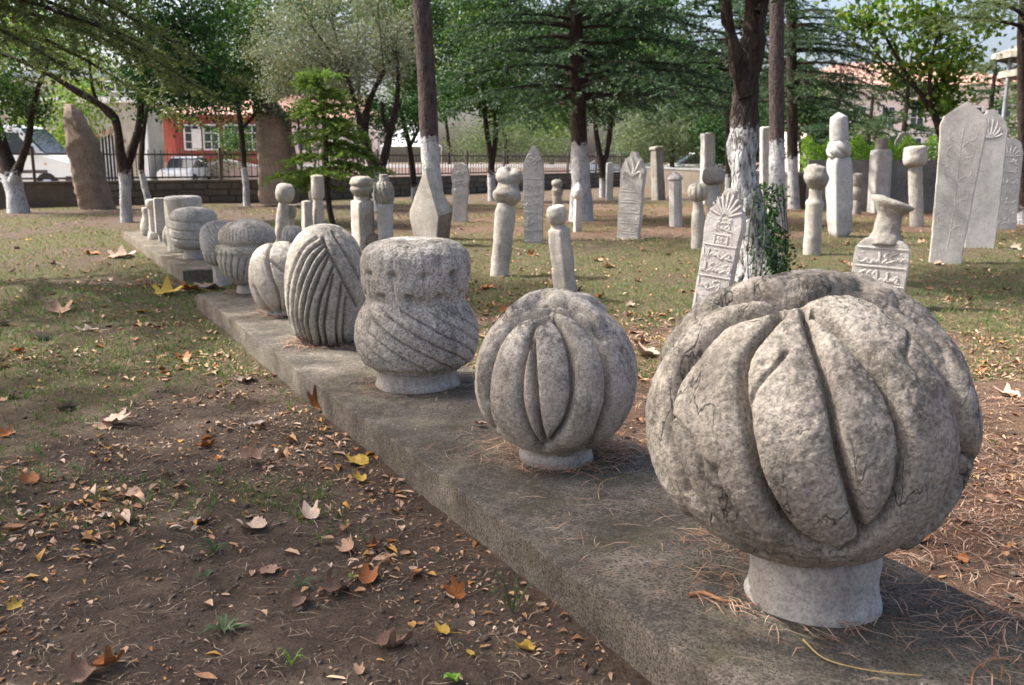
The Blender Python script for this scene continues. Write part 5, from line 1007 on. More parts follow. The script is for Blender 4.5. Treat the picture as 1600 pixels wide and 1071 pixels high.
# planting beyond the walls
BG_ = 'trees and bushes beyond the wall'
tree('pale green round pine bush behind the middle of the fence', (1050, 292), [[(1050, 292, 8), (1050, 230, 7), (1048, 180, 4)]], [(1050, 195, 85, 50, 2.2, 5200), (1000, 215, 45, 35, 1.6, 2200), (1110, 210, 50, 40, 1.6, 2400)], M['bark_dark'], M['needle_pale'], .2, 0, R_(31), sig=.5, asp=.22, Yd=46, group=BG_, name='bushy_pine')
tree('pale bluish bush behind the fence left of the slender stele', (790, 292), [[(790, 292, 8), (790, 240, 6), (790, 210, 4)]], [(790, 215, 55, 30, 1.8, 3000), (740, 225, 40, 25, 1.5, 1500), (850, 225, 35, 25, 1.4, 1400)], M['bark_dark'], M['needle_pale'], .18, 0, R_(32), sig=.45, asp=.22, Yd=50, group=BG_, name='bushy_pine')
for k, (lab, x, yb, boxes, mt, Yd, sz) in enumerate([
    ('yellow green shrub glowing behind the van', 95, 292, [(85, 205, 55, 40, 1.2, 1600), (120, 170, 45, 40, 1.2, 1000)], 'leaf_bright', 36, .16),
    ('bright green tree above the roof of the stone hall', 140, 290, [(125, 110, 50, 45, 2, 1600), (60, 60, 80, 60, 2.5, 2200)], 'leaf_bright', 52, .25),
    ('leafy shrub before the red house windows', 345, 290, [(362, 225, 24, 30, .9, 1000), (318, 268, 12, 10, .5, 200)], 'leaf_mid', 43, .15),
    ('green tree behind the ridge of the red house', 480, 288, [(400, 120, 70, 45, 3, 2600), (500, 110, 80, 45, 3, 2600), (330, 110, 50, 40, 3, 1400)], 'leaf_mid', 62, .32),
    ('tall green tree closing the view behind the straight trunk', 700, 286, [(690, 120, 80, 70, 3, 4200), (640, 60, 70, 60, 3, 2400), (740, 40, 80, 60, 3, 2600)], 'leaf_mid', 64, .32),
    ('wide dark tree closing the view behind the cedar', 860, 286, [(850, 130, 90, 70, 3, 4800), (900, 60, 90, 60, 3, 3000)], 'leaf_dark', 62, .32),
    ('yellowish tree behind the fence beside the cedar trunk', 830, 288, [(815, 185, 45, 28, 1.5, 1300), (860, 195, 35, 20, 1.5, 800)], 'leaf_bright', 54, .24),
    ('dense dark green tree behind the pale pine bush', 1060, 285, [(1040, 110, 100, 60, 3, 5200), (980, 60, 70, 60, 3, 2400), (1120, 150, 60, 60, 3, 2800)], 'leaf_dark', 64, .32),
    ('high crowned green tree rising behind the silvery tree', 560, 286, [(560, 40, 110, 60, 3, 4200), (450, 40, 80, 55, 3, 2600), (640, 20, 70, 50, 3, 2200)], 'leaf_mid', 60, .3),
    ('tall dark tree rising behind the twin stemmed tree', 790, 286, [(780, 40, 90, 60, 3, 3600), (1000, 30, 90, 50, 3, 3000)], 'leaf_dark', 66, .32),
    ('dense shrub behind the gnarled tree trunk', 1135, 290, [(1130, 210, 45, 45, 1.6, 2200), (1190, 200, 40, 50, 1.6, 1800)], 'leaf_dark', 44, .2),
    ('mid green tree behind the slim straight trunk', 1250, 288, [(1240, 150, 60, 60, 2.4, 3000), (1290, 190, 40, 45, 2, 1800)], 'leaf_mid', 50, .26)]):
    tree(lab, (x, yb), [[(x, yb, 7), (x + 2, yb - 50, 6), (boxes[0][0], boxes[0][1] + 20, 3)]], boxes, M['bark_dark'], M[mt], sz, 0, R_(40 + k), sig=.5 * Yd / 50, Yd=Yd, group=BG_)
for k, (lab, x, yb, hpx, Yd, mt) in enumerate([('blue green conifer left of the tiled building, beyond the hedge', 1300, 290, 165, 40, 'needle_blue'), ('dark conifer before the middle of the tiled building', 1405, 292, 190, 36, 'needle'), ('pale conifer between the cylinder hat stone and the thin curving tree', 1352, 290, 110, 42, 'needle_pale'), ('broad dark pine behind the tall right stones', 1535, 292, 190, 38, 'needle'), ('pine at the far right behind the parasol', 1590, 292, 170, 34, 'needle_pale')]):
    c = at(x, yb, Yd); c[2] = 0; h = hpx * mpp(c)
    conifer(lab, None, None, M[mt], M['bark_dark'], (.8, h), h * .42, 40, R_(60 + k), 0, droop=.12, rise=.1, taper=.85, per=22, nl=.16, nw=.016, tw=8, spl=.5, base=c, wid=.12, top=h + .4, group=BG_, name='conifer')
# shade trees behind and left of the camera
def shade_tree(label, base, h, cr, n, seed, mt='leaf_mid'):
    r = R_(seed); B = np.array(base, float); T = thing('plane_tree', label, 'tree', B); A = Acc()
    tr = np.array([B + [0, 0, -.2], B + [0, 0, h * .3], B + [.15, .1, h * .6], B + [.1, 0, h]]); V, Fq = tube_arrays(smooth_nd(tr, 24), np.linspace(.26, .06, 24), 12, .15, seed); A.add(V, Fq)
    k = 46; q = unit(r.normal(size=(k, 3))) * r.uniform(.45, 1, (k, 1)) * np.array([cr, cr, cr * .55]); C_ = B + [0, 0, h] + q
    for c in C_:
        e = tr[2] + (tr[3] - tr[2]) * r.random(); V, Fq = tube_arrays(smooth_nd(np.array([e, (e + c) / 2 + r.normal(size=3) * .2, c]), 8), np.linspace(.05, .008, 8), 5); A.add(V, Fq)
    A.build('trunk', M['bark_olive'], T, True, B)['white_h'] = 1.2
    P = C_[r.integers(0, k, n)] + r.normal(size=(n, 3)) * .42; V, Fq = leaves(P, .15, r, .6, .8); mesh('crown', V - B, Fq, M[mt], T)
shade_tree('spreading plane tree out of view at left, shading the foreground', (-4.3, 3.2, 0), 5.8, 2.9, 4700, 71)
shade_tree('second plane tree out of view to the left of the leaf strewn ground', (-9.5, 4.6, 0), 6.4, 2.6, 3600, 72)
# hedge on the grey wall and dark bush
def hedge(label, P0, P1, z0, z1, th, mt, n, size, seed, name='hedge'):
    r = R_(seed); P0 = np.array(P0); P1 = np.array(P1); t = r.uniform(0, 1, n); d = (P1 - P0) / np.linalg.norm(P1 - P0); nn = np.array([-d[1], d[0]])
    Q = P0 + (P1 - P0) * t[:, None] + nn * (r.uniform(-.5, .5, n) * th)[:, None]; z = z0 + (z1 - z0) * r.uniform(0, 1, n) ** .6 * (1 + .12 * np.sin(t * 40))
    P = np.c_[Q, z]; V, Fq = leaves(P, size, r); B = np.array([*((P0 + P1) / 2), 0]); T = thing(name, label, 'hedge', B); mesh('foliage', V - B, Fq, M[mt], T)
    A = Acc()
    for k in range(8):
        c = P0 + (P1 - P0) * (k + .5) / 8; V, Fq = tube_arrays([(c[0], c[1], -.05), (c[0] + .05, c[1], z1 * .4), (c[0], c[1], z1 * .85)], [.03, .02, .008], 5); A.add(V, Fq)
    A.build('stems', M['bark_dark'], T, False, B)
hedge('bright sunlit clipped hedge above the grey wall', PB + np.array([.2, .7]), PC + np.array([.3, .7]), .5, 1.62, .7, 'hedge', 9000, .07, 81)
hedge('dark leafy bush behind the heavy block capped post', PC + np.array([-.35, -.25]), PC + np.array([.9, -.2]), .1, 1.42, .5, 'leaf_dark', 2600, .09, 82)
# creeper on the gnarled tree
r = R_(90); B = G(1194, 440); n = 1700; a = r.normal(-.5, .9, n); z = r.uniform(0, 1, n) ** 2.0; rr = .13 * (1 - .35 * z) + np.abs(r.normal(0, .05, n)) + .05 * np.sin(a * 3 + z * 9)
P = np.c_[B[0] + rr * np.cos(a) * 1.05 - .09 * z, B[1] - .05 + rr * np.sin(a), z * .95]; V, Fq = leaves(P, .045, r); T = thing('creeper', 'green creeper growing up the foot of the gnarled tree', 'plant', B); mesh('foliage', V - B, Fq, M['leaf_dark'], T)
A = Acc()
for k in range(7): q = np.array([B + [.16 * math.cos(k), .16 * math.sin(k) - .05, -.02], B + [.2 * math.cos(k + .3), .2 * math.sin(k + .3) - .05, .4], B + [.12 * math.cos(k), .12 * math.sin(k), .95]]); V, Fq = tube_arrays(smooth_nd(q, 9), .006, 4); A.add(V, Fq)
A.build('stems', M['bark_olive'], T, False, B)

# ------------------------------------------------------------------ ground cover
def fan(n, y0, y1, r, pw=1.25, half=0.66):
    """points over the ground in front of the camera, thinning with distance"""
    u = r.uniform(0, 1, n); a, b = y0 ** (2 - pw - 0.0), y1 ** (2 - pw); y = (a + (b - a) * u) ** (1 / (2 - pw)); return r.uniform(-1, 1, n) * (half * y + .35), y
def clear(x, y):
    """not inside the plinths"""
    a, p = along_perp(x, y); return ~(((a > -.7) & (a < 7.75) & (p > 1.17) & (p < 2.02)) | ((a > 9.4) & (a < 15.02) & (p > 1.34) & (p < 2.14)))
def blades(x, y, z, h, r, per, lean=.5, w=.0022, simple_=False):
    n = len(x); X = np.repeat(np.c_[x, y, z], per, axis=0); N = n * per; H = np.repeat(h, per) * r.uniform(.5, 1.2, N); a = r.uniform(0, 6.283, N); l = r.uniform(.1, 1, N) * lean
    d = np.c_[np.cos(a), np.sin(a), np.zeros(N)]; b = X + d * (r.uniform(0, .25, (N, 1)) * H[:, None]); s = np.c_[-np.sin(a), np.cos(a), np.zeros(N)] * (w * (.7 + H / .06 * .5))[:, None]
    m = b + d * (H * l * .35)[:, None] + np.c_[np.zeros((N, 2)), H * .6]; t = b + d * (H * l)[:, None] + np.c_[np.zeros((N, 2)), H * (1 - .35 * l)]
    if simple_: V = np.stack([b - s, b + s, t], 1).reshape(-1, 3); return V, np.arange(N * 3).reshape(-1, 3)
    V = np.stack([b - s, b + s, m - s * .8, m + s * .8, t], 1).reshape(-1, 3); k = np.arange(N)[:, None] * 5
    return V, np.concatenate([k + np.array([[0, 1, 3]]), k + np.array([[0, 3, 2]]), k + np.array([[2, 3, 4]])], 0)
def stuff(name, label, cat, V, Fq, mat, smooth=False): return tag(mesh(name, V, Fq, mat, None, smooth), label, cat, kind='stuff')
def grass_pts(n, y0, y1, r, thr, pw=1.25):
    x, y = fan(n, y0, y1, r, pw); g = grassiness(x, y) + fbm2(x, y, 3.5, 3, 61) * .45; k = (g > thr + r.uniform(-.1, .12, n)) & clear(x, y); return x[k], y[k]
r = R_(101); A = Acc()
x, y = grass_pts(15000, 1.3, 9, r, .04, .9); A.add(*blades(x, y, gh(x, y) - .004, r.uniform(.018, .05, len(x)), r, 7, .8, .0013))
x, y = grass_pts(76000, 5, 27, r, .02, .75); A.add(*blades(x, y, gh(x, y) - .004, r.uniform(.015, .05, len(x)), r, 4, 1.1, .0034, True))
stuff('grass', 'short patchy green grass growing in the bare soil', 'grass', *[np.vstack(A.V), np.vstack(A.F)], M['grass'])
A = Acc(); x, y = grass_pts(9000, 1.3, 9, r, .02, .9); A.add(*blades(x, y, gh(x, y) - .004, r.uniform(.012, .035, len(x)), r, 6, 1.3, .0012))
x, y = grass_pts(34000, 5, 27, r, -.05, .75); A.add(*blades(x, y, gh(x, y) - .004, r.uniform(.02, .05, len(x)), r, 4, 1.3, .0045, True))
stuff('dry_grass', 'dry straw coloured grass thatch between the green patches', 'grass', np.vstack(A.V), np.vstack(A.F), M['dry_grass'])
def bits(x, y, z, L, r, curl=1.6, asp=.45, tilt=.45):
    """small curled leaf fragments"""
    n = len(x); u = np.array([-1, -.5, 0, .5, 1.0]); wv = np.array([.12, .8, 1, .75, .05]); c = r.uniform(-1, 1, n) * curl; k2 = r.uniform(.2, 1, n) * curl
    U = np.repeat(u[None], n, 0) + r.normal(0, .09, (n, 5)); ang = U * c[:, None] * .6; px = np.where(np.abs(c)[:, None] < .05, U, np.sin(ang) / (c[:, None] * .6 + 1e-6)); pz = (1 - np.cos(ang)) / (c[:, None] * .6 + 1e-6) * .8
    w = wv[None] * asp * r.uniform(.35, 1.7, (n, 1)) * r.uniform(.7, 1.3, (n, 5)); fold = np.abs(w) * k2[:, None] * .6
    P = np.stack([np.stack([px, -w, pz + fold], 2), np.stack([px, np.zeros_like(px), pz], 2), np.stack([px, w, pz + fold], 2)], 2) * (L / 2)[:, None, None, None]
    P[..., 2] += np.maximum(0, -P[..., 2].min(axis=(1, 2)))[:, None, None]
    ya = r.uniform(0, 6.283, n); tx = r.normal(0, tilt, n); ca, sa, ct, st = np.cos(ya), np.sin(ya), np.cos(tx), np.sin(tx); e = lambda q: q[:, None, None]
    Y2 = P[..., 1] * e(ct) - P[..., 2] * e(st); Z2 = np.abs(P[..., 1] * e(st) * .6) + P[..., 2] * e(ct); X2 = P[..., 0] * e(ca) - Y2 * e(sa); Y3 = P[..., 0] * e(sa) + Y2 * e(ca)
    V = np.stack([X2 + e(x), Y3 + e(y), Z2 + e(z) + .002], -1).reshape(-1, 3); base = np.arange(n)[:, None, None] * 15; i = np.arange(4)[None, :, None] * 3; j = np.arange(2)[None, None]
    o = (base + i + j).reshape(-1, 1); return V, np.concatenate([o + [[0, 3, 4]], o + [[0, 4, 1]]], 0).reshape(-1, 3)
def litter_pts(n, y0, y1, r, pw):
    x, y = fan(n, y0, y1, r, pw); p = .46 + fbm2(x, y, 1.3, 3, 71) * 1.1 + fbm2(x, y, 5, 2, 72) * .7; a, q = along_perp(x, y); p = p + .35 * np.exp(-((q - 1.05) / .16) ** 2)
    k = (r.uniform(0, 1, n) < p) & clear(x, y); return x[k], y[k]
A = Acc(); x, y = litter_pts(13500, 1.35, 7, r, .8); A.add(*bits(x, y, gh(x, y), np.clip(r.lognormal(-4.05, .5, len(x)), .006, .07), r))
x, y = litter_pts(12000, 5, 26, r, .6); A.add(*bits(x, y, gh(x, y), r.uniform(.025, .075, len(x)), r))
c0x, c0y = litter_pts(420, 1.35, 9, r, .8); k = r.integers(0, len(c0x), 4200); x = c0x[k] + r.normal(0, .12, 4200); y = c0y[k] + r.normal(0, .09, 4200); q = clear(x, y); x, y = x[q], y[q]
A.add(*bits(x, y, gh(x, y) + r.uniform(0, .012, len(x)), np.clip(r.lognormal(-3.5, .4, len(x)), .012, .08), r, 2.4))
x, y = litter_pts(24000, 1.35, 6, r, .8); n = len(x); a = r.uniform(0, 6.283, n); q = r.uniform(.002, .007, n); u = np.c_[np.cos(a), np.sin(a), r.normal(0, .4, n)] * q[:, None]; v = np.c_[-np.sin(a), np.cos(a), r.normal(0, .4, n)] * (q * r.uniform(.3, .9, n))[:, None]; o = np.c_[x, y, gh(x, y) + .003]
A.add(np.stack([o - u, o - v * .8, o + u, o + v], 1).reshape(-1, 3), np.concatenate([np.arange(n)[:, None] * 4 + [[0, 1, 2]], np.arange(n)[:, None] * 4 + [[0, 2, 3]]], 0))
stuff('leaf_litter', 'small curled tan and orange leaf fragments strewn over the soil', 'litter', np.vstack(A.V), np.vstack(A.F), M['litter'])
# straws and pine needles
def sticks(x, y, z, L, w, r, bend=.3):
    n = len(x); a = r.uniform(0, 6.283, n); d = np.c_[np.cos(a), np.sin(a), r.normal(0, .07, n)]; s = np.c_[-np.sin(a), np.cos(a), np.zeros(n)]; o = np.c_[x, y, z + .003]; b = s * (r.uniform(-1, 1, n) * bend * L)[:, None]; up = np.c_[np.zeros((n, 2)), r.uniform(.001, .008, n)]
    w_ = s * w[:, None]; Q = [o - w_ * .5, o + w_ * .5, o + d * (L / 2)[:, None] + b + up - w_, o + d * (L / 2)[:, None] + b + up + w_, o + d * L[:, None] - w_ * .4, o + d * L[:, None] + w_ * .4]
    V = np.stack(Q, 1).reshape(-1, 3); k = np.arange(n)[:, None] * 6; return V, np.concatenate([k + [[0, 1, 3]], k + [[0, 3, 2]], k + [[2, 3, 5]], k + [[2, 5, 4]]], 0)
x, y = fan(14000, 1.35, 9, r, .8); k = clear(x, y); x, y = x[k], y[k]
stuff('straw_litter', 'thin pale straws and stalks lying on the soil', 'litter', *sticks(x, y, gh(x, y), r.uniform(.015, .07, len(x)), r.uniform(.0006, .0014, len(x)), r), M['straw'])
x, y = fan(90000, 1.4, 9, r, .6); k = (r.uniform(0, 1, len(x)) < needle_zone(x, y) * (.5 + fbm2(x, y, 2, 3, 75))) & clear(x, y); x, y = x[k], y[k]; z = gh(x, y); w = r.uniform(.0006, .0012, len(x)) * np.clip(y / 3, 1, 2.4)
TB = [G(1268, 930, SLAB_Z), G(868, 714, SLAB_Z), G(653, 600, SLAB_Z), G(510, 535, SLAB_Z), G(446, 490, SLAB_Z), G(388, 456, SLAB_Z)]; TR = [.17, .14, .2, .15, .15, .11]
px_, py_ = [x], [y]
for c, q, n in zip(TB, TR, (150, 380, 130, 300, 130, 80)):
    a = r.uniform(0, 6.283, n); rr = q + np.abs(r.normal(0, .055, n)); px_.append(c[0] + rr * np.cos(a)); py_.append(c[1] + rr * np.sin(a))
for (u, v, sd, n) in ((1130, 850, .10, 120), (1550, 960, .09, 130), (800, 690, .12, 110), (950, 700, .07, 330), (1000, 830, .2, 60), (1480, 1000, .25, 60), (1560, 1040, .1, 60)):
    c = G(u, v, SLAB_Z); px_.append(r.normal(c[0], sd, n)); py_.append(r.normal(c[1], sd, n))
x = np.concatenate(px_); y = np.concatenate(py_)
w = r.uniform(.0009, .0018, len(x)) * np.clip(y / 3, 1, 2.4)
stuff('pine_needle_litter', 'reddish brown dry pine needles on plinth and ground', 'litter', *sticks(x, y, surf(x, y) + r.uniform(0, .006, len(x)), r.uniform(.04, .11, len(x)), w, r, .10), M['pine_litter'])
# crumbs of soil and small pebbles
def lumps(x, y, z, s, r):
    o = np.array([[1, 0, 0], [-1, 0, 0], [0, 1, 0], [0, -1, 0], [0, 0, 1], [0, 0, -1.0]]); f = np.array([[0, 2, 4], [2, 1, 4], [1, 3, 4], [3, 0, 4], [2, 0, 5], [1, 2, 5], [3, 1, 5], [0, 3, 5]]); n = len(x)
    a = r.uniform(0, 6.283, n); P = o[None] * r.uniform(.55, 1.2, (n, 6, 1)) * s[:, None, None] * np.array([1, 1, .7]); ca, sa = np.cos(a)[:, None], np.sin(a)[:, None]
    V = np.stack([P[..., 0] * ca - P[..., 1] * sa + x[:, None], P[..., 0] * sa + P[..., 1] * ca + y[:, None], P[..., 2] + z[:, None]], -1).reshape(-1, 3); return V, (np.arange(n)[:, None, None] * 6 + f[None]).reshape(-1, 3)
x, y = fan(20000, 1.35, 6, r, .7); k = clear(x, y); x, y = x[k], y[k]
stuff('soil_crumbs', 'dark crumbs of bare soil in the foreground', 'soil', *lumps(x, y, gh(x, y) + .001, np.clip(r.lognormal(-5.6, .6, len(x)), .0015, .018), r), M['clod'])
x, y = fan(1800, 1.35, 9, r, .8); k = clear(x, y) | (r.uniform(0, 1, 1800) < .4); x, y = x[k], y[k]
stuff('pebbles', 'tiny pale pebbles scattered on soil and plinth', 'pebble', *lumps(x, y, surf(x, y) + .001, r.uniform(.002, .006, len(x)), r), M['pebble'])

# ------------------------------------------------------------------ large fallen leaves
def leaf_surface(name, cols, rough=.7):
    m, nt, n, l, b = mat_new(name); tc = n.new('ShaderNodeTexCoord'); f = noise(n, l, tc.outputs['Object'], 30, 6, .65)
    col = ramp(n, l, f, [(.3, cols[0]), (.5, cols[1]), (.72, cols[2])]); oi = n.new('ShaderNodeObjectInfo')
    col = mixc(n, l, 1.0, col, ramp(n, l, oi.outputs['Random'], [(0, (.75, .7, .68)), (1, (1.15, 1.1, 1.05))]), 'MULTIPLY'); l.new(col, b.inputs['Base Color']); b.inputs['Roughness'].default_value = rough
    bp = nd(n, 'Bump', Strength=.5, Distance=.004); l.new(f, bp.inputs['Height']); l.new(bp.outputs[0], b.inputs['Normal']); return m
LM = dict(tan=leaf_surface('leaf_tan', [(.20, .11, .06), (.35, .22, .14), (.46, .32, .22)]), pale=leaf_surface('leaf_pale', [(.30, .22, .16), (.45, .35, .27), (.56, .46, .38)]), orange=leaf_surface('leaf_orange', [(.20, .07, .02), (.38, .14, .035), (.50, .22, .06)]),
          yellow=leaf_surface('leaf_yellow', [(.38, .25, .03), (.55, .38, .05), (.60, .46, .10)]), brown=leaf_surface('leaf_brown', [(.12, .06, .03), (.24, .12, .06), (.34, .19, .11)]), grey=leaf_surface('leaf_grey', [(.16, .14, .13), (.26, .23, .22), (.34, .31, .29)]))
def plane_leaf_mesh(seed, curl, cup, mat, lobes=True):
    r = R_(seed); n = 40; th = np.linspace(0, 2 * np.pi, n, endpoint=False); R = np.full(n, .5)
    if lobes:
        R = np.full(n, .30)
        for a, l, w in ((math.pi / 2, .54, .42), (math.pi / 2 - .95, .47, .38), (math.pi / 2 + .95, .47, .38), (math.pi / 2 - 1.9, .36, .36), (math.pi / 2 + 1.9, .36, .36)):
            d = np.abs((th - a + np.pi) % (2 * np.pi) - np.pi); R = np.maximum(R, l * np.exp(-(d / w) ** 2 * .8))
        R *= 1 + .07 * np.sin(th * 17 + seed)
    else: R = .5 / np.sqrt(np.cos(th) ** 2 * 3.2 + np.sin(th) ** 2)
    V = [(0, 0, 0)]
    for q in (.35, .7, 1.0): V += [(q * a * math.cos(t), q * a * math.sin(t), 0) for a, t in zip(R, th)]
    V = np.array(V); x, y = V[:, 0].copy(), V[:, 1].copy(); rr = np.hypot(x, y); z = cup * rr ** 2 * 1.6 + .10 * fbm(np.c_[x, y, np.full_like(x, seed)], 3.5, 3, seed) + .05 * np.abs(np.sin(np.arctan2(y, x) * 2.5)) * rr
    ax = r.uniform(0, 3.14); u = x * math.cos(ax) + y * math.sin(ax); v = -x * math.sin(ax) + y * math.cos(ax)
    if curl: k = curl * 2.2; un = np.sin(u * k) / k; z = z + (1 - np.cos(u * k)) / k; u = un
    V = np.c_[u * math.cos(ax) - v * math.sin(ax), u * math.sin(ax) + v * math.cos(ax), z]; V[:, 2] -= np.percentile(V[:, 2], 12)
    Fs = [(0, 1 + k, 1 + (k + 1) % n) for k in range(n)]
    for q in range(2): Fs += [(1 + q * n + k, 1 + (q + 1) * n + k, 1 + (q + 1) * n + (k + 1) % n, 1 + q * n + (k + 1) % n) for k in range(n)]
    s0 = len(V); st = [(0, -.1, z[0] + .0), (.03, -.45, .02), (.0, -.72, .05)]; VV, FF = tube_arrays(smooth_nd(np.array(st) + [0, 0, V[0, 2]], 6), .011, 4); V = np.vstack([V, VV]); Fs += [tuple(int(c) + s0 for c in f) for f in FF]
    me = bpy.data.meshes.new('fallen_leaf'); me.from_pydata([tuple(map(float, p)) for p in V], [], Fs); me.polygons.foreach_set('use_smooth', np.ones(len(me.polygons), bool)); me.materials.append(mat); return me
def place_leaf(me, x, y, size, yaw, tx=0., ty=0., label=None, group=None, dz=0.004, name='fallen_leaf'):
    o = bpy.data.objects.new(name, me); z = float(surf(np.array([x]), np.array([y]))[0]); o.location = (x, y, z + dz); o.scale = (size,) * 3; o.rotation_euler = (tx, ty, yaw); link(o); return tag(o, label, 'leaf', group)
HERO = [((395, 818), .155, 'pale', .9, .2, 1.2, 0, .15, 'long pale curled leaf on bare soil left of the plinth, its tip pointing left'), ((484, 800), .12, 'pale', 1.5, .3, .3, .5, 0, 'cupped pale beige leaf just right of the long pale curled leaf'),
        ((420, 884), .085, 'tan', .1, .1, 2.2, 0, .1, 'flat tan leaf with pointed lobes alone on dark soil'), ((497, 640), .17, 'orange', .5, .5, .4, 1.15, .3, 'rust orange leaf leaning against the plinth edge'),
        ((392, 722), .13, 'tan', 1.3, .4, .2, .9, .3, 'tan leaf with orange tip standing upright in grass'), ((176, 660), .17, 'pale', .6, .4, 2.8, .2, 0, 'broad beige leaf on the left ground among straw'),
        ((385, 592), .15, 'pale', .9, .2, 1.9, 0, .1, 'whitish leaf in the grass near the plinth'), ((712, 928), .085, 'orange', 1.8, .5, .1, 1.1, 0, 'curled red orange leaf standing upright near the plinth front'),
        ((90, 488), .30, 'tan', .8, .5, .3, .2, .2, 'crumpled tan leaf pile piece far left in dry grass'), ((141, 514), .2, 'pale', .4, .2, 1., 0, 0, 'flat cream leaf right below the crumpled tan leaf'),
        ((562, 752), .085, 'yellow', 1., .4, .8, .4, 0, 'golden yellow leaf curled beside the plinth foot'), ((822, 1012), .07, 'yellow', 2.2, .2, 1.7, .1, 0, 'rolled yellow leaf near the bottom of the view'),
        ((400, 664), .12, 'grey', .3, .2, 2.4, .15, 0, 'greyish dull leaf beside the rust orange leaf'), ((262, 462), .34, 'yellow', .7, .3, .2, .2, 0, 'yellow and brown leaf before the gap between plinths'),
        ((300, 457), .30, 'orange', .9, .4, 1.2, .3, 0, 'orange brown leaf right beside the gap between plinths'), ((330, 452), .34, 'pale', .5, .2, 1.6, .0, 0, 'long whitish leaf at the near plinth far corner'),
        ((286, 556), .15, 'orange', .9, .3, .5, .3, 0, 'small orange leaf in the left mid ground grass'), ((1012, 552), .24, 'pale', .7, .5, .8, .2, 0, 'pale tan leaf on the ground between the two melon turbans'), ((1578, 612), .17, 'pale', .7, .4, .4, .2, 0, 'pale leaf right of the largest turban'),
        ((190, 404), .42, 'pale', .4, .3, .2, .1, 0, 'whitish leaf far back near the far plinth'), ((145, 400), .3, 'orange', .6, .3, 1.2, .3, 0, 'orange leaf left of the far whitish leaf'), ((525, 918), .12, 'tan', 1.9, .3, .7, .3, .2, 'crumpled tan leaf in the row of dry leaves on soil'), ((470, 935), .10, 'tan', 2.1, .2, 1.1, .1, 0, 'rolled tan leaf at the left end of the dry leaf row'),
        ((575, 905), .10, 'orange', 1.2, .5, .2, .4, 0, 'orange leaf ending the dry leaf row'), ((130, 1058), .11, 'tan', 1.6, .4, .8, .3, 0, 'curled tan leaf in the bottom left corner'), ((170, 1040), .10, 'orange', 1.5, .4, 2.2, .3, 0, 'orange edged leaf in the bottom left corner'),
        ((22, 940), .06, 'yellow', .8, .4, .3, .6, 0, 'small yellow leaf at the left edge on soil'), ((735, 1021), .026, 'yellow', .2, .1, .5, .3, 0, 'tiny oval yellow leaf flat on dark soil'), ((752, 667), .07, 'tan', .5, .2, 1.4, .1, 0, 'small cream leaf on the plinth beside the smaller melon turban'), ((690, 990), .07, 'yellow', 1.5, .3, .9, .2, 0, 'dull yellow leaf edge up between curled brown bits'),
        ((560, 1050), .05, 'tan', 1.2, .3, .3, .2, 0, 'pale curled fragment at the bottom centre'), ((585, 855), .07, 'brown', 1.6, .4, 2., .3, 0, 'brown rolled leaf on bare soil before the plinth')]
hero_mesh = {}
for k, (p, size, c, curl, cup, yaw, tx, ty, lab) in enumerate(HERO):
    q = G(*p); z = SLAB_Z if slab_h(q[0], q[1]) else 0
    if 'on the plinth' in lab: q = G(*p, SLAB_Z)
    tx, ty = tx * .5, ty * .7; me = plane_leaf_mesh(200 + k, curl, cup, LM[c], size > .03); place_leaf(me, q[0], q[1], size, yaw * 1.7, tx, ty, lab, dz=.006 + .25 * size * abs(math.sin(tx)))
proto = [(plane_leaf_mesh(300 + k, .5 + .35 * (k % 5), .2 + .1 * (k % 4), LM[c]), c) for k, c in enumerate(['tan', 'pale', 'orange', 'tan', 'brown', 'yellow', 'tan', 'orange', 'pale'])]
r = R_(111); names = dict(tan='curled tan', pale='faded whitish', orange='crinkled orange', brown='shrivelled dark brown', yellow='curled yellow')
ORD = 'first second third fourth fifth sixth seventh eighth ninth tenth eleventh twelfth thirteenth fourteenth fifteenth sixteenth seventeenth eighteenth nineteenth twentieth'.split(); TENS = {2: 'twenty', 3: 'thirty', 4: 'forty', 5: 'fifty', 6: 'sixty', 7: 'seventy'}
def ordinal(k): return ORD[k] if k < 20 else TENS[(k + 1) // 10] + ('-' + ORD[(k + 1) % 10 - 1] if (k + 1) % 10 else '')
spots = []
while len(spots) < 185:
    x, y = fan(1, 1.6, 14, r, .75, .6)
    if not clear(x, y)[0] or (y[0] > 9 and r.random() < .5): continue
    spots.append((float(y[0]), float(x[0]), int(r.integers(0, len(proto)))))
count = {}
for y, x, k in sorted(spots):
    me, c = proto[k]; side = 'left' if along_perp(x, y)[1] < 1.6 else 'right'; j = count.get((c, side), 0); count[(c, side)] = j + 1
    place_leaf(me, x, y, r.uniform(.035, .10) * (1 + y * .08), r.uniform(0, 6.28), r.normal(0, .18), r.normal(0, .18), ordinal(j) + ' nearest loose ' + names[c] + ' leaf lying ' + side + ' of the row of turbans', 'loose ' + c + ' fallen leaves')

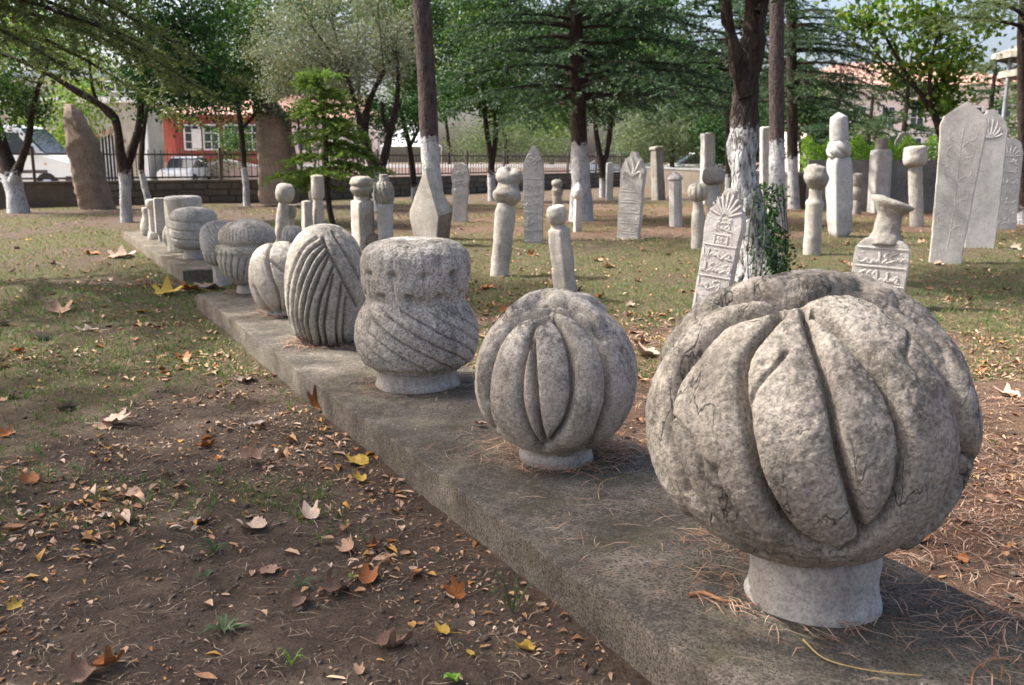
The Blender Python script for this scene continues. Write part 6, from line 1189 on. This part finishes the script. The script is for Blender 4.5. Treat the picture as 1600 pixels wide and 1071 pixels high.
# ------------------------------------------------------------------ weeds and twigs
M['weed'] = leaf_mat('weed', [(.04, .075, .03), (.065, .11, .042)], .25); M['weed_bright'] = leaf_mat('weed_bright', [(.12, .24, .03), (.18, .32, .05)], .3)
def weed(label, p, nl, L, w, mt, seed, rise=.35):
    L, w = L * .68, w * .7
    r = R_(seed); B = G(*p); B[2] = float(gh(np.array([B[0]]), np.array([B[1]]))[0]); T = thing('weed', label, 'plant', B)
    for k in range(nl):
        a = 6.283 * k / nl + r.normal(0, .25); l = L * r.uniform(.6, 1.15); t = np.linspace(0, 1, 7); ww = w * np.sin(np.clip(t * 1.05, 0, 1) * np.pi * .93 + .12); h = l * rise * r.uniform(.4, 1.3); cx_ = t * l; cz = h * np.sin(t * 2.3)
        V = []
        for i in range(7):
            for sg, up in ((-1, .25), (0, 0), (1, .25)): V.append((cx_[i] * math.cos(a) - sg * ww[i] * math.sin(a), cx_[i] * math.sin(a) + sg * ww[i] * math.cos(a), cz[i] + up * ww[i] + .002))
        Fs = [(i * 3 + j, i * 3 + j + 1, i * 3 + j + 4, i * 3 + j + 3) for i in range(6) for j in range(2)]; mesh('leaf', V, Fs, M[mt], T, True)
weed('dark green rosette weed with long narrow leaves on bare soil', (350, 978), 11, .10, .008, 'weed', 1, .35)
weed('bluish green spiky weed above the flat tan leaf', (335, 862), 12, .085, .006, 'weed', 2, .6)
weed('pale green seedling left of the spiky weed', (322, 893), 6, .06, .010, 'weed', 3, .4)
weed('bright green small leaved herb at the bottom', (708, 1064), 7, .035, .013, 'weed_bright', 4, .6)
weed('tiny bright green seedling right of the dry leaf row', (555, 900), 6, .03, .009, 'weed_bright', 5, .6)
weed('upright grass weed growing against the plinth foot', (802, 958), 16, .12, .0028, 'weed', 6, 1.4)
weed('narrow leaved weed beside the flat tan leaf', (470, 905), 6, .09, .007, 'weed', 7, .3)
weed('grassy weed at the bottom left', (455, 1030), 10, .06, .003, 'weed_bright', 8, 1.1)
def twig(label, pts, rad, mat, seed=0):
    P = np.array([G(x, y, SLAB_Z + .006 + h) for x, y, h in pts]); q = smooth_nd(P, 20); B = P[0].copy(); V, Fq = tube_arrays(q, np.linspace(rad, rad * .6, 20), 6, .25, seed); o = mesh('twig', V - B, Fq, mat, None, True, B); return tag(o, label, 'twig')
M['twig'] = simple('twig', (.30, .15, .07), .9, 0, .3, 40); M['twig_dark'] = simple('twig_dark', (.09, .05, .04), .9, 0, .3, 40); M['straw_stem'] = simple('straw_stem', (.36, .25, .10), .8, 0, .2, 40)
twig('broken brown twig lying on the plinth left of the largest turban neck', [(1076, 930, 0), (1100, 927, .004), (1128, 938, .002), (1152, 940, 0)], .006, M['twig'])
twig('long thin yellow stalk across the front of the plinth', [(1255, 1000, 0), (1290, 1030, .002), (1360, 1048, .002), (1440, 1056, 0)], .0022, M['straw_stem'])
twig('dark forked twig at the right end of the plinth', [(1508, 945, 0), (1525, 950, .01), (1540, 962, .006), (1600, 972, 0)], .0028, M['twig_dark'])
twig('thin curved brown stalk at the right edge of the plinth', [(1518, 1071, 0), (1525, 1045, .004), (1560, 1030, .004), (1610, 1035, 0)], .002, M['twig'])
twig('thin curved stalk on the shaded plinth between the melon turbans', [(936, 780, 0), (935, 765, .002), (943, 752, .003), (965, 746, 0)], .002, M['straw_stem'])
